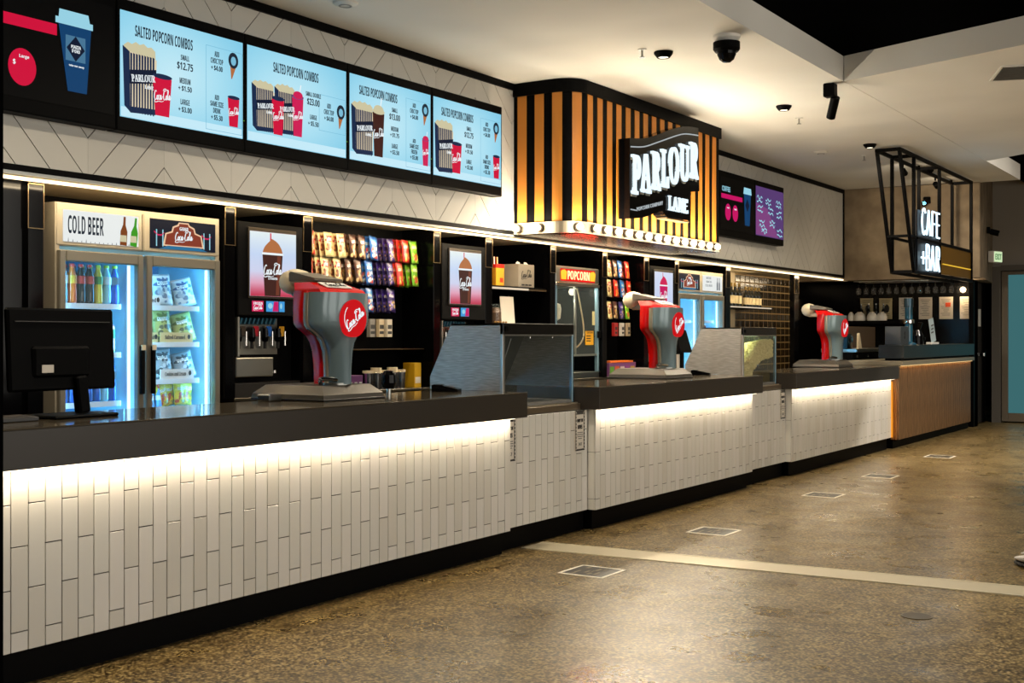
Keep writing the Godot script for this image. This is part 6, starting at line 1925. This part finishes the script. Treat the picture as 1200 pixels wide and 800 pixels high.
	span("backing_plate", mt("neon_back", Color(0.03, 0.06, 0.12), 0.5), Vector3(15.02, 2.2, -0.03), Vector3(16.08, 2.96, -0.012), n)
	area("neon_light", Vector3(15.53, 2.6, 0.08), Vector2(0.9, 0.7), Vector3(0, 0, 1), 0.35, Color(0.7, 0.88, 1.0), n)
	# papers on the black wall behind the bar
	var labs := ["framed black and cream drinks poster, first of the papers behind the bar", "small framed poster behind the coffee cups", "printed menu sheet third along the black wall", "printed menu sheet fourth along the black wall", "printed menu sheet with an orange square on it", "printed menu sheet last along the black wall, by the door"]
	var zs := [-6.0, -5.69, -5.37, -5.055, -4.735, -4.42]
	for i in 6:
		var p := thing("wall_sheet", labs[i], "poster", Vector3(19.893, 1.87, zs[i]), -PI / 2, "sheets on the black wall")
		var h := 0.35 if i != 1 else 0.34
		box("sheet", mt("paper") if i > 1 else mt("poster_cream", Color(0.78, 0.72, 0.55), 0.6), Vector3(0, 0, 0.002), Vector3(0.21, h, 0.004), p)
		for q in 10:
			box("print_line", mt("grey_ink"), Vector3(-0.005 * (q % 3), h * 0.38 - q * h * 0.078, 0.0045), Vector3(0.15 - 0.03 * (q % 4), 0.006, 0.001), p)
		if i < 2:
			prism("poster_figure", mt("ink"), ellipse(0.02, 0.0, 0.04, 0.07, 14), 0.005, 0.006, Vector3.ZERO, p)
		if i == 4:
			box("orange_square", mt("orange_patch", Color(0.85, 0.3, 0.12), 0.5), Vector3(0.03, 0.05, 0.0055), Vector3(0.08, 0.07, 0.001), p)
	# cup shelf, cups and coffee things on the black wall side
	var sh := thing("cup_shelf", "dark shelf of white cups in front of the papered wall", "shelf", Vector3(19.3, 1.62, -6.2))
	span("shelf_board", mt("black"), Vector3(0, 0, -0.2), Vector3(0.6, 0.05, 0.9), sh, 0.004)
	for d in [[19.45, -5.98, 0.09], [19.45, -5.78, 0.08], [19.5, -5.64, 0.08], [19.45, -6.12, 0.05]]:
		var c := thing("white_bowl", "%s white upturned cup on the dark cup shelf" % {-5.98: "largest round", -5.78: "middle round", -5.64: "third round", -6.12: "small low"}[d[1]], "cup", Vector3(d[0], 1.67, d[1]), 0.0, "white cups on the cup shelf")
		lathe("bowl", mt("white_plastic"), [[d[2], 0.0], [d[2] * 1.05, 0.03], [d[2] * 1.0, 0.07], [d[2] * 0.8, 0.11], [d[2] * 0.4, 0.135], [0.0, 0.14]], Vector3.ZERO, c, 20)
		lathe("foot_ring", mt("cream"), [[d[2] * 0.3, 0.13], [d[2] * 0.42, 0.13], [d[2] * 0.42, 0.143], [d[2] * 0.3, 0.143]], Vector3.ZERO, c, 18)
	for i in 4:
		var d := thing("dark_bottle", "dark bottle standing behind the white cups, %s from the corner" % ORD[i], "bottle", Vector3(19.66, 1.67, -6.02 + i * 0.12), 0.0, "dark bottles behind the cups")
		lathe("body", mt("wine_glass", Color(0.04, 0.06, 0.03)), [[0.0, 0.0], [0.035, 0.0], [0.035, 0.15], [0.014, 0.2], [0.014, 0.26], [0.0, 0.26]], Vector3.ZERO, d, 12)
		cyl("stopper", mt("steel"), Vector3(0, 0.26, 0), 0.012, 0.02, d, 10)
	# espresso machine and tap unit behind the last counter
	var e := thing("espresso_machine", "low brown panelled espresso machine behind the farthest tiled counter", "coffee machine", Vector3(16.3, 0.0, -5.05))
	var br := mt("brown_panel", Color(0.26, 0.2, 0.14), 0.5, 0.3)
	span("plinth", mt("black"), Vector3(0.0, 0.0, -0.5), Vector3(2.2, 1.2, -0.06), e)
	span("back_panel", br, Vector3(0.0, 1.25, -0.45), Vector3(2.2, 1.56, -0.4), e, 0.004)
	span("work_top", mt("steel"), Vector3(0.0, 1.2, -0.5), Vector3(2.2, 1.25, 0.0), e, 0.004)
	for q in 4:
		cyl("button", mt("chrome"), Vector3(0.2 + q * 0.5, 1.13, -0.06), 0.014, 0.03, e, 10)
	var sc := thing("cream_scoop", "curved cream scoop standing beside the black tap", "scoop", Vector3(16.55, 1.25, -5.1))
	prism("scoop_blade", mt("cream"), smooth_pts([Vector2(-0.06, 0.0), Vector2(-0.055, 0.1), Vector2(-0.03, 0.2), Vector2(0.0, 0.2), Vector2(0.05, 0.1), Vector2(0.1, 0.0)], 4), -0.015, 0.015, Vector3.ZERO, sc)
	var st := thing("star_tap", "black tap with a star shaped chrome handle", "tap", Vector3(16.28, 1.25, -5.2))
	span("tap_block", mt("black_gloss"), Vector3(-0.1, 0.0, -0.06), Vector3(0.1, 0.2, 0.06), st, 0.006)
	for q in 3:
		var o := box("star_arm", mt("chrome"), Vector3(0.04, 0.13, 0.075), Vector3(0.09, 0.012, 0.012), st)
		o.rotation.z = q * PI / 3
	# teal lit box and glass on the ledge
	var gb := thing("emblem_box", "grey box with a swirl emblem standing on the bar ledge", "box", Vector3(15.9, 1.305, -4.4))
	span("panel", mt("box_grey", Color(0.22, 0.23, 0.24), 0.4, 0.3), Vector3(-0.2, 0, -0.1), Vector3(0.18, 0.24, 0.1), gb, 0.004)
	for q in 2:
		prism("emblem", mt("ink"), ellipse(-0.01, 0.15 - q * 0.05, 0.03, 0.025, 14), 0.1, 0.102, Vector3.ZERO, gb)
	var gt := thing("glass_tower", "clear blue glass beer tower standing on the bar ledge", "tap tower", Vector3(16.45, 1.305, -4.4))
	lathe("glass_tube", mt("blue_glass", Color(0.12, 0.3, 0.38), 0.08), [[0.0, 0.0], [0.1, 0.0], [0.1, 0.02], [0.05, 0.04], [0.05, 0.5], [0.0, 0.5]], Vector3.ZERO, gt, 18)
	lathe("chrome_collar", mt("chrome"), [[0.055, 0.28], [0.075, 0.29], [0.075, 0.33], [0.055, 0.34]], Vector3.ZERO, gt, 18)
	cyl("tower_cap", mt("blue_cap2", Color(0.2, 0.3, 0.36), 0.2, 0.5), Vector3(0, 0.5, 0), 0.06, 0.12, gt, 16)
	var gl := thing("dark_grinder", "black coffee grinder standing on the bar behind the menu holder", "grinder", Vector3(17.05, 1.305, -4.45))
	lathe("hopper", mt("black_gloss"), [[0.0, 0.0], [0.09, 0.0], [0.09, 0.12], [0.05, 0.2], [0.08, 0.3], [0.0, 0.31]], Vector3.ZERO, gl, 18)
	box("grinder_arm", mt("black"), Vector3(0.06, 0.08, 0.06), Vector3(0.06, 0.04, 0.08), gl, 0.004)
	var mh := thing("menu_holder", "upright pale menu card in a clear block on the bar ledge", "menu holder", Vector3(17.6, 1.305, -4.38))
	var cdd := box("card", mt("pale_card", Color(0.66, 0.72, 0.74), 0.4), Vector3(0, 0.2, 0), Vector3(0.26, 0.33, 0.006), mh)
	cdd.rotation = Vector3(-0.1, 0, 0.12)
	box("holder_block", mt("white_plastic"), Vector3(0.02, 0.015, 0), Vector3(0.4, 0.03, 0.08), mh, 0.004)
	for q in 3:
		var o := box("card_print", mt("grey_ink"), Vector3(-0.02, 0.27 - q * 0.05, 0.008), Vector3(0.14, 0.02, 0.002), mh)
		o.rotation = Vector3(-0.1, 0, 0.12)
	# hanging glasses
	var rk := thing("glass_rack", "rail of hanging glass racks under the brown cafe bulkhead", "rack", Vector3(18.45, 2.2, -5.8))
	for q in 3:
		bar("rack_rail", mt("steel"), Vector3(0.1 + q * 0.3, 0.06, 0.0), Vector3(0.1 + q * 0.3, 0.06, 1.6), 0.012, rk)
	for q in [0.02, 1.58]:
		bar("rack_tie", mt("steel"), Vector3(0.1, 0.067, q), Vector3(0.7, 0.067, q), 0.012, rk)
	for i in 14:
		var g := thing("hanging_glass", "clear stemmed glass hanging under the cafe bulkhead, %s from the tiled wall" % ORD[i], "glass", Vector3(18.55, 2.06, -5.72 + i * 0.115), 0.0, "hanging glasses")
		lathe("bowl", glass("glassware", Color(0.85, 0.85, 0.85, 0.06), 0.05), [[0.028, 0.0], [0.038, 0.04], [0.03, 0.09], [0.006, 0.11]], Vector3.ZERO, g, 14)
		lathe("stem_and_foot", glass("glassware"), [[0.005, 0.11], [0.004, 0.18], [0.032, 0.192], [0.032, 0.194]], Vector3.ZERO, g, 14)
	var wl := thing("bar_wall_lamp", "small bright lamp on the black wall under the brass panel", "wall lamp", Vector3(19.88, 2.16, -4.46))
	box("lamp_body", mt("chrome"), Vector3(-0.02, 0, 0), Vector3(0.04, 0.05, 0.05), wl, 0.006)
	lathe("lamp_globe", em("wall_lamp", Color(1.0, 0.88, 0.7), 3.0), [[0.0, -0.05], [0.04, -0.03], [0.05, 0.01], [0.03, 0.04], [0.0, 0.05]], Vector3(-0.07, -0.01, 0), wl, 16)
	omni("wall_lamp_light", Vector3(-0.07, -0.01, 0), 0.35, Color(1.0, 0.85, 0.65), 0.04, wl)
	# wall cameras, exit sign
	for d in [[18.27, 3.42, -4.62, "small black wall camera high on the brown cafe bulkhead"], [18.25, 2.98, -4.62, "small black wall camera lower on the brown cafe bulkhead"], [19.6, 3.05, -4.0, "small black wall camera on the grey return beside the exit sign"]]:
		var c := thing("wall_camera", d[3], "camera", Vector3(d[0] if d[0] > 19 else d[0] + 0.02, d[1], d[2] if d[0] < 19 else -4.06), -PI / 2 if d[0] < 19 else 0.14, "wall cameras")
		span("bracket", b, Vector3(-0.05, -0.05, 0.0), Vector3(0.05, 0.05, 0.05), c, 0.008)
		var brl := cyl("barrel", b, Vector3(0, -0.02, 0.05), 0.045, 0.13, c, 16)
		brl.rotation.x = PI / 2 + 0.3
		cyl("lens", mt("chrome"), Vector3(0, 0.125, 0), 0.03, 0.01, brl, 12)
	var ex := thing("exit_sign", "small green and white lit exit sign on the grey wall above the door", "exit sign", Vector3(20.0, 2.66, -4.02), -0.3)
	box("housing", mt("white_plastic"), Vector3(0, 0, 0), Vector3(0.26, 0.18, 0.1), ex, 0.01)
	box("sign_face", em("exit_white", Color(0.85, 0.95, 0.75), 0.9), Vector3(0, 0, 0.051), Vector3(0.24, 0.16, 0.004), ex)
	text("sign_letters", "EXIT", em("exit_green", col(40, 110, 60), 1.0), Vector3(0, 0, 0.055), 0.09, 0.18, ex, sansb, 0.002)

# ------------------------------------------------------------------ floor
func floor_things() -> void:
	var wm := mt("white_mark", Color(0.93, 0.91, 0.85), 0.5)
	var dk := mt("decal_dark", Color(0.14, 0.125, 0.1), 0.45)
	var names := ["square floor marker nearest the camera, beside the metal strip", "square floor marker in front of the middle counter", "square floor marker in front of the popcorn filled cabinet", "square floor marker in front of the farthest tiled counter", "square floor marker in front of the timber bar, farthest away"]
	var i := 0
	for x in [6.37, 8.17, 10.58, 12.32, 14.72]:
		var t := thing("floor_marker", names[i], "floor marker", Vector3(x, 0.0, -3.577), 0.0, "square floor markers")
		box("sticker", dk, Vector3(0, 0.0008, 0), Vector3(0.296, 0.0016, 0.296), t)
		for q in [[0, -1], [0, 1], [-1, 0], [1, 0]]:
			box("white_border", wm, Vector3(q[0] * 0.144, 0.0014, q[1] * 0.144), Vector3(0.018 if q[0] else 0.3, 0.0028, 0.3 if q[0] else 0.018), t)
		rng.seed = 50
		for q in 9:
			box("print_mark", mt("mark_grey", Color(0.5, 0.46, 0.38), 0.5), Vector3(rng.randf_range(-0.1, 0.1), 0.0018, rng.randf_range(-0.1, 0.1)), Vector3(rng.randf_range(0.02, 0.08), 0.001, rng.randf_range(0.008, 0.025)), t)
		i += 1
	var c := thing("floor_cover", "round dull metal cover plate let into the concrete floor", "cover plate", Vector3(6.245, 0.0, -1.63))
	cyl("plate", mt("cover", Color(0.3, 0.27, 0.22), 0.4, 0.5), Vector3.ZERO, 0.075, 0.003, c, 28)
	lathe("rim", mt("cover_rim", Color(0.4, 0.36, 0.28), 0.35, 0.6), [[0.07, 0.0], [0.078, 0.0], [0.078, 0.004], [0.07, 0.004]], Vector3.ZERO, c, 28)
	# toe of a passer-by's shoe at the picture's edge
	var s := thing("sneaker", "pale grey sneaker with a dark sole at the right edge of the floor", "shoe", Vector3(7.91, 0.0, -1.39), -0.9)
	var sole := []
	var upper := []
	for k in 7:
		var u := k / 6.0
		var hw: float = [0.028, 0.042, 0.046, 0.04, 0.036, 0.038, 0.028][k]
		var z := -0.14 + u * 0.28
		var up: float = [0.05, 0.062, 0.075, 0.095, 0.115, 0.12, 0.105][k]
		var r0 := []
		var r1 := []
		for q in 10:
			var a := TAU * q / 10.0
			r0.append(Vector3(cos(a) * hw, 0.015 + sin(a) * 0.015, z))
			r1.append(Vector3(cos(a) * hw * 0.92, (0.03 + up) / 2 + sin(a) * (up - 0.028) / 2, z))
		sole.append(r0)
		upper.append(r1)
	put("sole", loft_mesh(sole, true), mt("rubber"), Vector3.ZERO, s)
	put("upper", loft_mesh(upper, true), mt("shoe_upper", Color(0.78, 0.77, 0.76), 0.5), Vector3.ZERO, s)
	for q in 3:
		var o := box("lace", mt("white_plastic"), Vector3(0, 0.084 + q * 0.012, -0.06 + q * 0.03), Vector3(0.05, 0.006, 0.008), s, 0.002)
		o.rotation.x = -0.3
